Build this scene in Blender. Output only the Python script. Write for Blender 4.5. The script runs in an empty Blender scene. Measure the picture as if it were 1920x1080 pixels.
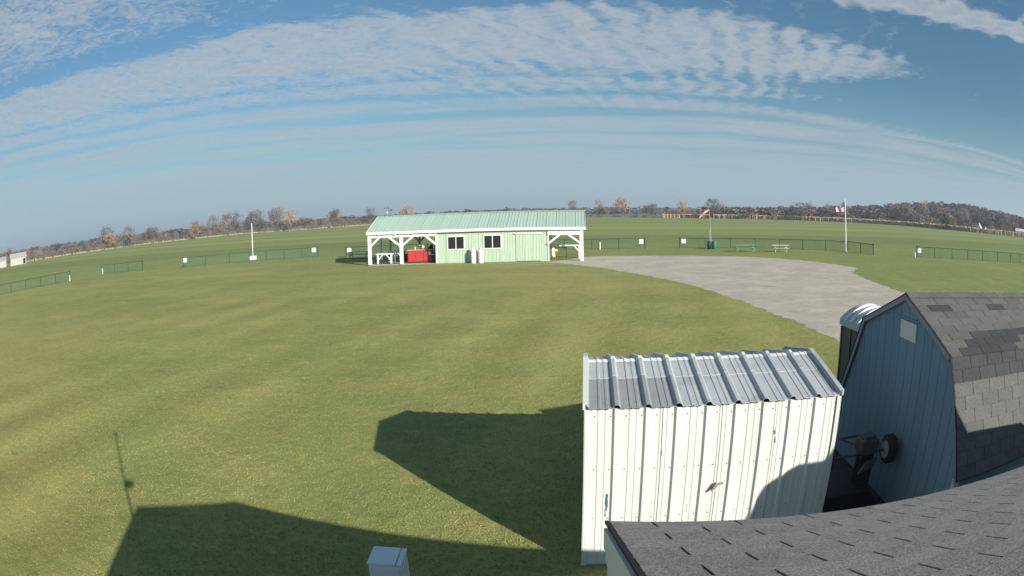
import bpy, math, random
import numpy as np
from mathutils import Vector, Matrix
S = bpy.context.scene
C = S.collection
R = math.radians
PI = math.pi

# ------------------------------------------------------------------ camera, light, exposure
CAM_H = 4.7
cd = bpy.data.cameras.new('camera')
cam = bpy.data.objects.new('camera', cd)
C.objects.link(cam)
S.camera = cam
S.render.engine = 'CYCLES'
cd.type = 'PANO'                       # the photo comes from a wide angle security camera with barrel distortion
cd.panorama_type = 'FISHEYE_LENS_POLYNOMIAL'
cd.sensor_fit = 'HORIZONTAL'
cd.sensor_width = 36.0
cd.sensor_height = 20.25
cd.fisheye_fov = R(170)
cd.fisheye_polynomial_k0 = 0.0
cd.fisheye_polynomial_k1 = -4.1755670602e-02
cd.fisheye_polynomial_k2 = -4.6380915670e-04
cd.fisheye_polynomial_k3 = 4.5209687430e-05
cd.fisheye_polynomial_k4 = -2.5464101999e-06
cd.clip_start = 0.02
cd.clip_end = 20000
PITCH, ROLL = 0.11563718953, 0.027785332
cam.location = (0, 0, CAM_H)
cam.rotation_euler = (Matrix.Rotation(PI / 2 - PITCH, 3, 'X') @ Matrix.Rotation(-ROLL, 3, 'Z')).to_euler()

SUN_EL, SUN_AZ = 21.45, 142.2           # degrees above the horizon, clockwise from +Y
world = bpy.data.worlds.new("World")
S.world = world
world.use_nodes = True
S.view_settings.view_transform = 'Standard'
S.view_settings.look = 'None'
S.view_settings.exposure = 0.75
S.view_settings.gamma = 1.0
S.view_settings.use_curve_mapping = False
SKY_STRENGTH = 0.10

sd = bpy.data.lights.new('sun', 'SUN')
sd.energy = 4.3
sd.angle = R(0.5)
sd.color = (1.0, 0.945, 0.85)
sun = bpy.data.objects.new('sun', sd)
C.objects.link(sun)
_to = Vector((math.sin(R(SUN_AZ)) * math.cos(R(SUN_EL)), math.cos(R(SUN_AZ)) * math.cos(R(SUN_EL)), math.sin(R(SUN_EL))))
sun.rotation_euler = (-_to).to_track_quat('-Z', 'Y').to_euler()
sun.location = (30, -40, 40)


# ------------------------------------------------------------------ node helpers
class NT:
    def __init__(self, tree):
        self.t = tree
        self.n = tree.nodes
        self.l = tree.links

    def node(self, typ, **kw):
        nd = self.n.new(typ)
        for k, v in kw.items():
            setattr(nd, k, v)
        return nd

    def set(self, sock, v):
        if hasattr(v, 'is_output') or hasattr(v, 'links'):
            self.l.new(v, sock)
        else:
            sock.default_value = v

    def m(self, op, a, b=None, c=None, clamp=False):
        nd = self.node('ShaderNodeMath', operation=op, use_clamp=clamp)
        self.set(nd.inputs[0], a)
        if b is not None: self.set(nd.inputs[1], b)
        if c is not None: self.set(nd.inputs[2], c)
        return nd.outputs[0]

    def vm(self, op, a, b=None):
        nd = self.node('ShaderNodeVectorMath', operation=op)
        self.set(nd.inputs[0], a)
        if b is not None: self.set(nd.inputs[1], b)
        return nd.outputs[0]

    def mix(self, f, a, b, mode='MIX'):
        nd = self.node('ShaderNodeMix', data_type='RGBA', blend_type=mode)
        nd.clamp_factor = True
        self.set(nd.inputs[0], f); self.set(nd.inputs[6], a); self.set(nd.inputs[7], b)
        return nd.outputs[2]

    def noise(self, vec, scale, detail=3, rough=0.55, dist=0.0, dim='3D'):
        nd = self.node('ShaderNodeTexNoise', noise_dimensions=dim)
        if vec is not None: self.l.new(vec, nd.inputs['Vector'])
        nd.inputs['Scale'].default_value = scale
        nd.inputs['Detail'].default_value = detail
        nd.inputs['Roughness'].default_value = rough
        nd.inputs['Distortion'].default_value = dist
        return nd.outputs[0]

    def ramp(self, f, stops, interp='LINEAR'):
        nd = self.node('ShaderNodeValToRGB')
        cr = nd.color_ramp
        cr.interpolation = interp
        while len(cr.elements) < len(stops): cr.elements.new(0.5)
        for e, (p, c) in zip(cr.elements, stops):
            e.position = p
            e.color = c if len(c) == 4 else (*c, 1)
        self.set(nd.inputs[0], f)
        return nd.outputs[0]

    def smooth(self, x, a, b):
        nd = self.node('ShaderNodeMapRange', interpolation_type='SMOOTHSTEP')
        self.set(nd.inputs['Value'], x)
        self.set(nd.inputs['From Min'], a); self.set(nd.inputs['From Max'], b)
        return nd.outputs[0]

    def sep(self, v):
        nd = self.node('ShaderNodeSeparateXYZ')
        self.l.new(v, nd.inputs[0])
        return nd.outputs

    def comb(self, x, y, z=0.0):
        nd = self.node('ShaderNodeCombineXYZ')
        for s, v in zip(nd.inputs, (x, y, z)): self.set(s, v)
        return nd.outputs[0]


def g3(v): return (v, v, v, 1)


# ------------------------------------------------------------------ the sky: Nishita plus a cloud layer laid out on a plane overhead
def build_sky():
    t = NT(world.node_tree)
    t.n.clear()
    out = t.node('ShaderNodeOutputWorld')
    bg = t.node('ShaderNodeBackground')
    bg.inputs[1].default_value = SKY_STRENGTH
    t.l.new(bg.outputs[0], out.inputs[0])
    sky = t.node('ShaderNodeTexSky', sky_type='NISHITA')
    sky.sun_disc = False
    sky.sun_elevation = R(SUN_EL)
    sky.sun_rotation = R(SUN_AZ)
    sky.altitude = 250
    sky.air_density = 1.0
    sky.dust_density = 0.25
    sky.ozone_density = 2.0
    tc = t.node('ShaderNodeTexCoord')
    d = t.vm('NORMALIZE', tc.outputs['Generated'])
    x, y, z = t.sep(d)
    zc = t.m('MAXIMUM', z, 0.012)
    X = t.m('DIVIDE', x, zc)
    Y = t.m('DIVIDE', y, zc)
    P = t.comb(X, Y)
    # cloud bands run left to right and bend down towards the left
    xl = t.m('MAXIMUM', t.m('MINIMUM', X, 0.0), -9.0)
    V = t.m('ADD', Y, t.m('MULTIPLY', t.m('MULTIPLY', xl, xl), 0.066))
    w1 = t.noise(P, 0.5, 2, 0.5)
    w2 = t.noise(t.vm('MULTIPLY', P, (0.5, 1.0, 1.0)), 1.9, 3, 0.55)
    V = t.m('ADD', V, t.m('MULTIPLY', t.m('SUBTRACT', w1, 0.5), 0.55))
    V = t.m('ADD', V, t.m('MULTIPLY', t.m('SUBTRACT', w2, 0.5), 0.45))
    vn = t.m('DIVIDE', V, 16.0)
    st = [(0.0, .40), (1.5, .40), (1.95, .34), (2.60, .14), (2.86, .22), (3.02, .78), (3.4, .92), (4.0, .90), (4.40, .70), (4.62, .50), (4.85, .78), (5.15, .70),
          (5.42, .36), (5.72, .80), (6.1, .84), (6.5, .40), (6.95, .84), (7.6, .84), (8.2, .50), (8.9, .76), (10.0, .60), (12.0, .74), (15.9, .70)]
    cov = t.ramp(vn, [(v / 16, g3(c)) for v, c in st])
    wr = t.m('MULTIPLY', t.m('SUBTRACT', t.noise(P, 1.1, 4), 0.5), 1.5)
    right = t.smooth(t.m('ADD', X, wr), 1.9, 3.3)
    near = t.m('SUBTRACT', 1.0, t.smooth(V, 5.1, 6.3))
    cov = t.m('SUBTRACT', cov, t.m('MULTIPLY', t.m('MULTIPLY', right, near), 0.85))
    left = t.m('SUBTRACT', 1.0, t.smooth(t.m('ADD', X, t.m('MULTIPLY', wr, 0.35)), -1.5, -0.6))
    up = t.m('SUBTRACT', 1.0, t.smooth(V, 2.5, 2.8))
    cov = t.m('ADD', cov, t.m('MULTIPLY', t.m('MULTIPLY', left, up), 0.38))
    hb = t.m('ABSOLUTE', t.m('SUBTRACT', t.m('ADD', Y, t.m('MULTIPLY', X, 0.52)), 3.02))
    hb = t.m('SUBTRACT', 1.0, t.smooth(t.m('ADD', hb, t.m('MULTIPLY', wr, 0.05)), 0.04, 0.32))
    hb = t.m('MULTIPLY', hb, t.smooth(X, 1.2, 1.8))
    cov = t.m('ADD', cov, t.m('MULTIPLY', hb, 1.0))
    # cloudlets: billows in slanting rows, each a few hundred metres across
    off = t.comb(t.m('SUBTRACT', t.noise(P, 2.4, 3, 0.6), 0.5), t.m('SUBTRACT', t.noise(t.vm('ADD', P, (7.3, 2.1, 0.0)), 2.4, 3, 0.6), 0.5))
    sc = t.node('ShaderNodeVectorMath', operation='SCALE')
    sc.inputs['Scale'].default_value = 0.42
    t.l.new(off, sc.inputs[0])
    pw = t.vm('ADD', P, sc.outputs[0])
    px, py, _ = t.sep(pw)
    ru = t.m('ADD', t.m('MULTIPLY', px, 0.94), t.m('MULTIPLY', py, -0.34))
    rv = t.m('ADD', t.m('MULTIPLY', px, 0.34), t.m('MULTIPLY', py, 0.94))
    rip = t.m('SINE', t.m('MULTIPLY', ru, 31.0))
    rp2 = t.noise(t.comb(t.m('MULTIPLY', ru, 2.3), rv), 3.1, 4, 0.6)
    n1 = t.noise(pw, 2.0, 5, 0.6)
    n2 = t.noise(t.comb(t.m('MULTIPLY', ru, 1.3), rv), 8.5, 5, 0.62)
    rm = t.smooth(t.noise(P, 0.9, 2), 0.36, 0.62)
    det = t.m('MULTIPLY', rip, t.m('MULTIPLY', t.m('ADD', 0.03, t.m('MULTIPLY', rm, 0.20)), t.smooth(X, -1.6, 0.2)))
    det = t.m('ADD', det, t.m('MULTIPLY', t.m('SUBTRACT', rp2, 0.5), 0.95))
    det = t.m('ADD', det, t.m('MULTIPLY', t.m('SUBTRACT', n2, 0.5), 0.75))
    det = t.m('ADD', det, t.m('MULTIPLY', t.m('SUBTRACT', n1, 0.5), 0.80))
    n3 = t.noise(pw, 21.0, 4, 0.65)
    det = t.m('ADD', det, t.m('MULTIPLY', t.m('SUBTRACT', n3, 0.5), t.m('SUBTRACT', 1.25, t.m('MULTIPLY', t.smooth(X, -1.6, 0.4), 0.6))))
    s1 = t.noise(t.vm('MULTIPLY', P, (0.11, 0.55, 1.0)), 1.6, 6, 0.6, 0.6)
    s2 = t.noise(t.vm('MULTIPLY', P, (0.5, 1.3, 1.0)), 1.5, 5, 0.62)
    sdet = t.m('ADD', t.m('MULTIPLY', t.m('SUBTRACT', s1, 0.5), 1.25), t.m('MULTIPLY', t.m('SUBTRACT', s2, 0.5), 1.0))
    far = t.smooth(V, 4.4, 7.0)
    detm = t.m('ADD', t.m('MULTIPLY', det, t.m('SUBTRACT', 1.0, far)), t.m('MULTIPLY', sdet, far))
    dens = t.m('ADD', cov, detm)
    op = t.smooth(dens, t.m('ADD', 0.27, t.m('MULTIPLY', far, 0.03)), t.m('ADD', 1.06, t.m('MULTIPLY', far, 0.02)))
    op = t.m('MULTIPLY', op, t.m('SUBTRACT', 0.84, t.m('MULTIPLY', far, 0.14)))
    # the layer thickens into a pale veil low over the horizon
    veil = t.m('MULTIPLY', t.m('SUBTRACT', 1.0, t.smooth(z, 0.02, 0.22)), 0.72)
    shade = t.smooth(t.m('ADD', t.m('MULTIPLY', n2, 0.7), t.m('MULTIPLY', dens, 0.40)), 0.50, 1.10)
    ccol = t.mix(shade, CLOUD_LIT, CLOUD_DIM)
    hz = t.mix(t.smooth(z, 0.0, 0.16), HORIZON_LOW, HORIZON_HIGH)
    base = t.mix(veil, t.mix(1.0, sky.outputs[0], t.mix(t.smooth(z, 0.05, 0.55), SKY_TINT_LOW, SKY_TINT), 'MULTIPLY'), hz)
    final = t.mix(op, base, ccol)
    lowmix = t.m('SUBTRACT', 1.0, t.smooth(z, 0.01, 0.10))
    final = t.mix(t.m('MULTIPLY', lowmix, 0.75), final, hz)
    below = t.smooth(z, -0.02, 0.0)
    final = t.mix(below, (0.6, 0.6, 0.5, 1), final)
    t.l.new(final, bg.inputs[0])


CLOUD_LIT = (2.95, 3.25, 3.48, 1)
CLOUD_DIM = (2.10, 2.52, 2.88, 1)
HORIZON_LOW = (2.30, 3.08, 3.48, 1)
HORIZON_HIGH = (1.68, 2.52, 3.15, 1)
SKY_TINT = (0.46, 0.62, 0.64, 1)
SKY_TINT_LOW = (0.33, 0.465, 0.485, 1)
build_sky()


# ------------------------------------------------------------------ materials
MATS = {}


def mat(name, col, rough=0.7, var=0.10, scale=4.0, metal=0.0, bump=0.0, bscale=40.0, col2=None, cscale=1.5, rnd=0.0, spec=0.4, streak=None, fine=0.0):
    """plain painted or natural surface: base colour, soft blotches, a second colour as weathering, per-object shift, fine relief"""
    if name in MATS: return MATS[name]
    mt = bpy.data.materials.new(name)
    mt.use_nodes = True
    t = NT(mt.node_tree)
    b = t.n['Principled BSDF']
    b.inputs['Roughness'].default_value = rough
    b.inputs['Metallic'].default_value = metal
    b.inputs['Specular IOR Level'].default_value = spec
    tc = t.node('ShaderNodeTexCoord')
    co = tc.outputs['Object']
    if streak: co = t.vm('MULTIPLY', co, streak)
    oi = t.node('ShaderNodeObjectInfo')
    off = t.m('MULTIPLY', oi.outputs['Random'], 37.0)
    co2 = t.vm('ADD', co, t.comb(off, off, off))
    n = t.noise(co2, scale, 4, 0.6)
    f = t.m('ADD', 1.0, t.m('MULTIPLY', t.m('SUBTRACT', n, 0.5), var * 2))
    if fine:
        nf = t.noise(co2, 160.0, 2, 0.6)
        f = t.m('ADD', f, t.m('MULTIPLY', t.m('SUBTRACT', nf, 0.5), fine * 2))
    if rnd:
        f = t.m('ADD', f, t.m('MULTIPLY', t.m('SUBTRACT', oi.outputs['Random'], 0.5), rnd * 2))
    c = (*col, 1)
    if col2:
        n2 = t.noise(co2, cscale, 5, 0.62)
        c = t.mix(t.smooth(n2, 0.48, 0.72), (*col, 1), (*col2, 1))
    c = t.mix(1.0, c, t.comb(f, f, f), 'MULTIPLY')
    t.l.new(c, b.inputs['Base Color'])
    if bump:
        bp = t.node('ShaderNodeBump')
        bp.inputs['Strength'].default_value = bump
        bp.inputs['Distance'].default_value = 0.02
        t.l.new(t.noise(co2, bscale, 4, 0.65), bp.inputs['Height'])
        t.l.new(bp.outputs[0], b.inputs['Normal'])
    MATS[name] = mt
    return mt


def grass_mat():
    mt = bpy.data.materials.new('grass_sod')
    mt.use_nodes = True
    t = NT(mt.node_tree)
    b = t.n['Principled BSDF']
    b.inputs['Roughness'].default_value = 0.85
    b.inputs['Specular IOR Level'].default_value = 0.15
    geo = t.node('ShaderNodeNewGeometry')
    P = geo.outputs['Position']
    x, y, z = t.sep(P)
    big = t.noise(P, 0.035, 4, 0.6)
    mid = t.noise(P, 0.22, 5, 0.62)
    sml = t.noise(P, 2.1, 4, 0.65)
    fin = t.noise(P, 14.0, 3, 0.7)
    vfin = t.noise(P, 55.0, 2, 0.7)
    yel = t.m('ADD', t.m('MULTIPLY', big, 0.7), t.m('MULTIPLY', mid, 0.55))
    yel = t.m('SUBTRACT', yel, t.m('MULTIPLY', t.smooth(x, 2.0, 40.0), 0.16))
    yel = t.m('SUBTRACT', yel, t.m('MULTIPLY', t.smooth(y, 50.0, 95.0), 0.20))
    c = t.mix(t.smooth(yel, 0.42, 0.78), (0.196, 0.234, 0.072, 1), (0.305, 0.284, 0.094, 1))
    c = t.mix(t.m('MULTIPLY', t.smooth(t.noise(P, 0.75, 5, 0.7), 0.50, 0.68), 0.55), c, (0.330, 0.290, 0.105, 1))
    c = t.mix(t.m('MULTIPLY', t.smooth(t.noise(t.vm('ADD', P, (5.0, 40.0, 0.0)), 0.9, 5, 0.7), 0.54, 0.70), 0.42), c, (0.140, 0.178, 0.048, 1))
    c = t.mix(t.smooth(sml, 0.55, 0.75), c, (0.345, 0.315, 0.120, 1))
    c = t.mix(t.m('MULTIPLY', t.smooth(sml, 0.42, 0.26), 0.7), c, (0.125, 0.165, 0.048, 1))
    # mower tracks: rows seen as arcs on the lawn near the sheds
    ang = t.m('ADD', t.m('MULTIPLY', x, 0.97), t.m('MULTIPLY', y, -0.22))
    wv = t.m('SINE', t.m('ADD', t.m('MULTIPLY', ang, 1.7), t.m('MULTIPLY', mid, 1.3)))
    nearf = t.m('MULTIPLY', t.m('SUBTRACT', 1.0, t.smooth(y, 26.0, 50.0)), t.smooth(x, -30.0, -12.0))
    wmod = t.smooth(t.noise(P, 0.07, 3, 0.6), 0.42, 0.66)
    f = t.m('ADD', 1.0, t.m('MULTIPLY', t.m('MULTIPLY', wv, t.m('ADD', 0.03, t.m('MULTIPLY', wmod, 0.14))), nearf))
    # flying field: strips cut across the field, parallel to the flight line
    q = t.m('ADD', y, t.m('MULTIPLY', x, 0.10))
    band = t.ramp(t.m('DIVIDE', q, 420.0), [(0, g3(.5)), (88 / 420, g3(.5)), (96 / 420, g3(.42)), (118 / 420, g3(.40)), (124 / 420, g3(.56)),
                                            (140 / 420, g3(.54)), (146 / 420, g3(.46)), (165 / 420, g3(.66)), (178 / 420, g3(.62)), (186 / 420, g3(.42)), (203 / 420, g3(.62)),
                                            (225 / 420, g3(.56)), (240 / 420, g3(.44)), (262 / 420, g3(.60)), (300 / 420, g3(.50)), (340 / 420, g3(.58)), (1, g3(.6))])
    band = t.m('ADD', band, t.m('MULTIPLY', t.m('SUBTRACT', t.noise(t.vm('MULTIPLY', P, (0.02, 0.16, 1.0)), 1.0, 4), 0.5), 0.24))
    f = t.m('MULTIPLY', f, t.m('ADD', 0.33, t.m('MULTIPLY', band, 1.46)))
    mfin = t.noise(P, 4.5, 4, 0.75)
    f = t.m('MULTIPLY', f, t.m('ADD', 0.50, t.m('MULTIPLY', t.m('ADD', t.m('ADD', t.m('MULTIPLY', fin, 0.35), t.m('MULTIPLY', vfin, 0.3)), t.m('MULTIPLY', mfin, 0.35)), 1.08)))
    c = t.mix(1.0, c, t.comb(f, f, f), 'MULTIPLY')
    dry = t.noise(t.vm('ADD', P, (31.0, 11.0, 0.0)), 0.6, 5, 0.7)
    c = t.mix(t.m('MULTIPLY', t.smooth(dry, 0.62, 0.76), 0.5), c, (0.30, 0.25, 0.14, 1))
    t.l.new(c, b.inputs['Base Color'])
    bp = t.node('ShaderNodeBump')
    bp.inputs['Strength'].default_value = 0.9
    bp.inputs['Distance'].default_value = 0.05
    h = t.m('ADD', t.m('MULTIPLY', t.noise(P, 22.0, 3, 0.7), 0.6), t.m('MULTIPLY', t.noise(P, 3.0, 3), 0.9))
    t.l.new(h, bp.inputs['Height'])
    t.l.new(bp.outputs[0], b.inputs['Normal'])
    return mt


def gravel_mat():
    mt = bpy.data.materials.new('crushed_stone')
    mt.use_nodes = True
    t = NT(mt.node_tree)
    b = t.n['Principled BSDF']
    b.inputs['Roughness'].default_value = 0.9
    geo = t.node('ShaderNodeNewGeometry')
    P = geo.outputs['Position']
    a = t.noise(P, 0.35, 6, 0.7)
    s = t.noise(P, 9.0, 3, 0.75)
    tr = t.noise(t.vm('MULTIPLY', P, (0.6, 1.3, 1.0)), 1.1, 6, 0.75)
    c = t.mix(t.smooth(a, 0.35, 0.7), (0.43, 0.38, 0.302, 1), (0.56, 0.50, 0.398, 1))
    c = t.mix(t.m('MULTIPLY', t.smooth(tr, 0.50, 0.68), 0.5), c, (0.235, 0.215, 0.175, 1))
    f = t.m('ADD', 0.42, t.m('MULTIPLY', t.m('ADD', t.m('MULTIPLY', s, 0.6), t.m('MULTIPLY', t.noise(P, 2.2, 4, 0.75), 0.4)), 1.16))
    c = t.mix(1.0, c, t.comb(f, f, f), 'MULTIPLY')
    gr = t.noise(P, 0.8, 5, 0.75)
    c = t.mix(t.m('MULTIPLY', t.smooth(gr, 0.66, 0.78), 0.55), c, (0.13, 0.135, 0.055, 1))
    t.l.new(c, b.inputs['Base Color'])
    bp = t.node('ShaderNodeBump')
    bp.inputs['Strength'].default_value = 0.8
    bp.inputs['Distance'].default_value = 0.05
    t.l.new(t.noise(P, 16.0, 3, 0.7), bp.inputs['Height'])
    t.l.new(bp.outputs[0], b.inputs['Normal'])
    return mt


def shingle_mat(name, col, rnd=0.10):
    mt = bpy.data.materials.new(name)
    mt.use_nodes = True
    t = NT(mt.node_tree)
    b = t.n['Principled BSDF']
    b.inputs['Roughness'].default_value = 0.92
    b.inputs['Specular IOR Level'].default_value = 0.2
    tc = t.node('ShaderNodeTexCoord')
    oi = t.node('ShaderNodeObjectInfo')
    off = t.m('MULTIPLY', oi.outputs['Random'], 53.0)
    co = t.vm('ADD', tc.outputs['Object'], t.comb(off, off, off))
    gr = t.noise(co, 85.0, 3, 0.85)
    gm = t.noise(co, 34.0, 2, 0.7)
    bl = t.noise(co, 5.0, 3)
    f = t.m('ADD', 1.0, t.m('MULTIPLY', t.m('SUBTRACT', gr, 0.5), 2.2))
    f = t.m('ADD', f, t.m('MULTIPLY', t.m('SUBTRACT', gm, 0.5), 0.9))
    f = t.m('ADD', f, t.m('MULTIPLY', t.m('SUBTRACT', bl, 0.5), 0.35))
    f = t.m('ADD', f, t.m('MULTIPLY', t.m('SUBTRACT', oi.outputs['Random'], 0.5), rnd * 2))
    c = t.mix(1.0, (*col, 1), t.comb(f, f, f), 'MULTIPLY')
    sp = t.noise(t.vm('ADD', co, (3.0, 9.0, 1.0)), 95.0, 2, 0.8)
    c = t.mix(t.smooth(sp, 0.62, 0.74), c, tuple(min(1, v * 2.1) for v in col) + (1,))
    t.l.new(c, b.inputs['Base Color'])
    bp = t.node('ShaderNodeBump')
    bp.inputs['Strength'].default_value = 0.7
    bp.inputs['Distance'].default_value = 0.006
    t.l.new(gr, bp.inputs['Height'])
    t.l.new(bp.outputs[0], b.inputs['Normal'])
    return mt


def leaf_mat(name, col, var=0.45):
    mt = bpy.data.materials.new(name)
    mt.use_nodes = True
    t = NT(mt.node_tree)
    b = t.n['Principled BSDF']
    b.inputs['Roughness'].default_value = 0.9
    b.inputs['Specular IOR Level'].default_value = 0.1
    oi = t.node('ShaderNodeObjectInfo')
    geo = t.node('ShaderNodeNewGeometry')
    n = t.noise(geo.outputs['Position'], 0.9, 3)
    f = t.m('ADD', 1.0, t.m('MULTIPLY', t.m('SUBTRACT', oi.outputs['Random'], 0.5), var))
    f = t.m('ADD', f, t.m('MULTIPLY', t.m('SUBTRACT', n, 0.5), 1.3))
    c = t.mix(1.0, (*col, 1), t.comb(f, f, f), 'MULTIPLY')
    hs = t.node('ShaderNodeHueSaturation')
    t.set(hs.inputs['Hue'], t.m('ADD', 0.5, t.m('MULTIPLY', t.m('SUBTRACT', oi.outputs['Random'], 0.5), 0.035)))
    t.l.new(c, hs.inputs['Color'])
    t.l.new(hs.outputs[0], b.inputs['Base Color'])
    return mt


M = dict(
    white_steel=mat('white_painted_steel', (0.66, 0.67, 0.63), 0.42, 0.05, 2.0, bump=0.05, bscale=6, col2=(0.58, 0.58, 0.53), cscale=1.1, streak=(1, 1, 0.25)),
    galv=mat('galvanized_steel', (0.45, 0.475, 0.48), 0.62, 0.14, 3.0, metal=0.15, col2=(0.30, 0.32, 0.33), cscale=1.3, bump=0.04, bscale=8),
    galv_dirty=mat('stained_galvanized_steel', (0.32, 0.325, 0.33), 0.6, 0.2, 4.0, metal=0.2, col2=(0.31, 0.32, 0.32), cscale=2.0),
    steel_dark=mat('dark_steel', (0.05, 0.055, 0.06), 0.5, 0.2, 8, metal=0.4),
    latch=mat('tarnished_latch', (0.30, 0.28, 0.24), 0.6, 0.4, 25, col2=(0.10, 0.09, 0.08), cscale=18),
    rust=mat('rust', (0.20, 0.10, 0.05), 0.9, 0.3, 20),
    scrape=mat('blue_scrape', (0.03, 0.13, 0.24), 0.8, 0.4, 30),
    grime=mat('grey_grime', (0.22, 0.22, 0.21), 0.9, 0.4, 30),
    blue=mat('blue_barn_paint', (0.138, 0.232, 0.312), 0.75, 0.10, 3.0, bump=0.15, bscale=30, rnd=0.05, streak=(1, 1, 0.2)),
    blue_dark=mat('dark_groove', (0.02, 0.05, 0.075), 0.9),
    purple_trim=mat('lilac_grey_trim', (0.26, 0.24, 0.33), 0.6, 0.1),
    trim_grey=mat('grey_white_trim', (0.46, 0.50, 0.52), 0.6, 0.08),
    patch=mat('pale_grey_board', (0.52, 0.56, 0.56), 0.6, 0.06),
    shingle_barn=shingle_mat('weathered_brown_grey_shingle', (0.120, 0.118, 0.113)),
    shingle_dark=shingle_mat('dark_new_shingle', (0.058, 0.061, 0.063)),
    shingle_fg=shingle_mat('grey_roof_shingle', (0.30, 0.275, 0.245), 0.08),
    felt=mat('black_roof_edge', (0.028, 0.028, 0.032), 0.9),
    vinyl=mat('white_vinyl', (0.70, 0.73, 0.72), 0.5, 0.03),
    siding_house=mat('house_siding', (0.50, 0.53, 0.53), 0.6, 0.05),
    plastic_white=mat('white_plastic', (0.66, 0.67, 0.66), 0.45, 0.04, 3),
    plastic_cab=mat('pale_cabinet_paint', (0.60, 0.66, 0.70), 0.4, 0.03, 3),
    toilet_dark=mat('dark_green_plastic', (0.045, 0.075, 0.075), 0.5, 0.1),
    toilet_roof=mat('grey_white_plastic_roof', (0.40, 0.46, 0.50), 0.4, 0.05),
    rubber=mat('tyre_rubber', (0.022, 0.024, 0.025), 0.85, 0.2, 10),
    black=mat('black_plastic', (0.018, 0.018, 0.02), 0.6, 0.2, 8),
    engine=mat('dark_grey_engine', (0.085, 0.09, 0.095), 0.55, 0.3, 9, metal=0.3),
    rim=mat('cream_wheel_rim', (0.42, 0.42, 0.36), 0.5, 0.1),
    green_steel=mat('pale_green_steel', (0.42, 0.52, 0.40), 0.45, 0.05, 2.5, rnd=0.03),
    green_roof=mat('pale_green_roof_steel', (0.375, 0.495, 0.41), 0.5, 0.05, 2.5, rnd=0.03),
    white_wood=mat('white_painted_wood', (0.76, 0.76, 0.72), 0.6, 0.06, 6),
    pane=mat('dark_window_glass', (0.018, 0.018, 0.025), 0.12, 0.2, 3, spec=0.6),
    red=mat('red_cabinet_paint', (0.46, 0.045, 0.045), 0.45, 0.08, 4),
    red_dark=mat('dark_red_edge', (0.28, 0.03, 0.03), 0.5, 0.08, 4),
    cream=mat('cream_wood', (0.62, 0.54, 0.38), 0.7, 0.1),
    concrete=mat('concrete', (0.34, 0.32, 0.29), 0.85, 0.12, 3, bump=0.2),
    tank=mat('white_tank_paint', (0.74, 0.73, 0.68), 0.4, 0.06),
    tank2=mat('grey_tank_paint', (0.62, 0.62, 0.64), 0.4, 0.06),
    fence=mat('green_fence_pipe', (0.022, 0.075, 0.05), 0.5, 0.08),
    mesh=mat('green_fence_wire', (0.030, 0.105, 0.075), 0.5, 0.08),
    sign=mat('white_sign_board', (0.80, 0.80, 0.80), 0.5, 0.02),
    sign_mark=mat('grey_sign_print', (0.45, 0.46, 0.50), 0.5),
    picnic_green=mat('faded_green_boards', (0.17, 0.30, 0.23), 0.7, 0.12, 6, rnd=0.06),
    picnic_pale=mat('pale_grey_boards', (0.50, 0.50, 0.44), 0.7, 0.12, 6, rnd=0.06),
    pole=mat('white_pole_paint', (0.80, 0.80, 0.80), 0.4, 0.03),
    pole_grey=mat('galvanized_pole', (0.42, 0.46, 0.45), 0.45, 0.05, metal=0.3),
    flag_red=mat('flag_red', (0.45, 0.06, 0.08), 0.8),
    flag_white=mat('flag_white', (0.75, 0.75, 0.75), 0.8),
    flag_blue=mat('flag_blue', (0.04, 0.06, 0.20), 0.8),
    sock=mat('orange_red_windsock', (0.55, 0.17, 0.13), 0.8, 0.1),
    sock_pale=mat('faded_windsock', (0.62, 0.38, 0.32), 0.8, 0.1),
    barrel_green=mat('green_barrel_plastic', (0.02, 0.15, 0.10), 0.5, 0.1),
    bark=mat('grey_bark', (0.135, 0.115, 0.10), 0.95, 0.3, 3),
    corn=mat('dry_corn', (0.44, 0.345, 0.20), 0.9, 0.25, 0.4, rnd=0.0),
    stubble=mat('stubble_soil', (0.175, 0.155, 0.085), 0.95, 0.35, 0.02, col2=(0.12, 0.14, 0.06), cscale=0.008),
    house_white=mat('white_farm_building', (0.72, 0.72, 0.70), 0.6, 0.08, 1),
    house_old=mat('weathered_white_farm_wall', (0.40, 0.39, 0.36), 0.7, 0.2, 0.6),
    house_roof=mat('grey_farm_roof', (0.36, 0.35, 0.38), 0.7, 0.1, 1),
)
M['grass'] = grass_mat()
M['gravel'] = gravel_mat()
LEAF = {
    'bare': leaf_mat('twigs_grey_brown', (0.219, 0.177, 0.156)),
    'dark': leaf_mat('twigs_dark', (0.144, 0.122, 0.119)),
    'rust': leaf_mat('rust_leaves', (0.269, 0.177, 0.119)),
    'orange': leaf_mat('orange_leaves', (0.362, 0.219, 0.125)),
    'tan': leaf_mat('tan_leaves', (0.281, 0.222, 0.156)),
    'maroon': leaf_mat('maroon_leaves', (0.175, 0.103, 0.098)),
    'olive': leaf_mat('olive_leaves', (0.106, 0.106, 0.056)),
    'spruce': leaf_mat('spruce_needles', (0.022, 0.048, 0.034)),
    'yellow': leaf_mat('yellow_leaves', (0.270, 0.215, 0.060)),
}


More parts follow.
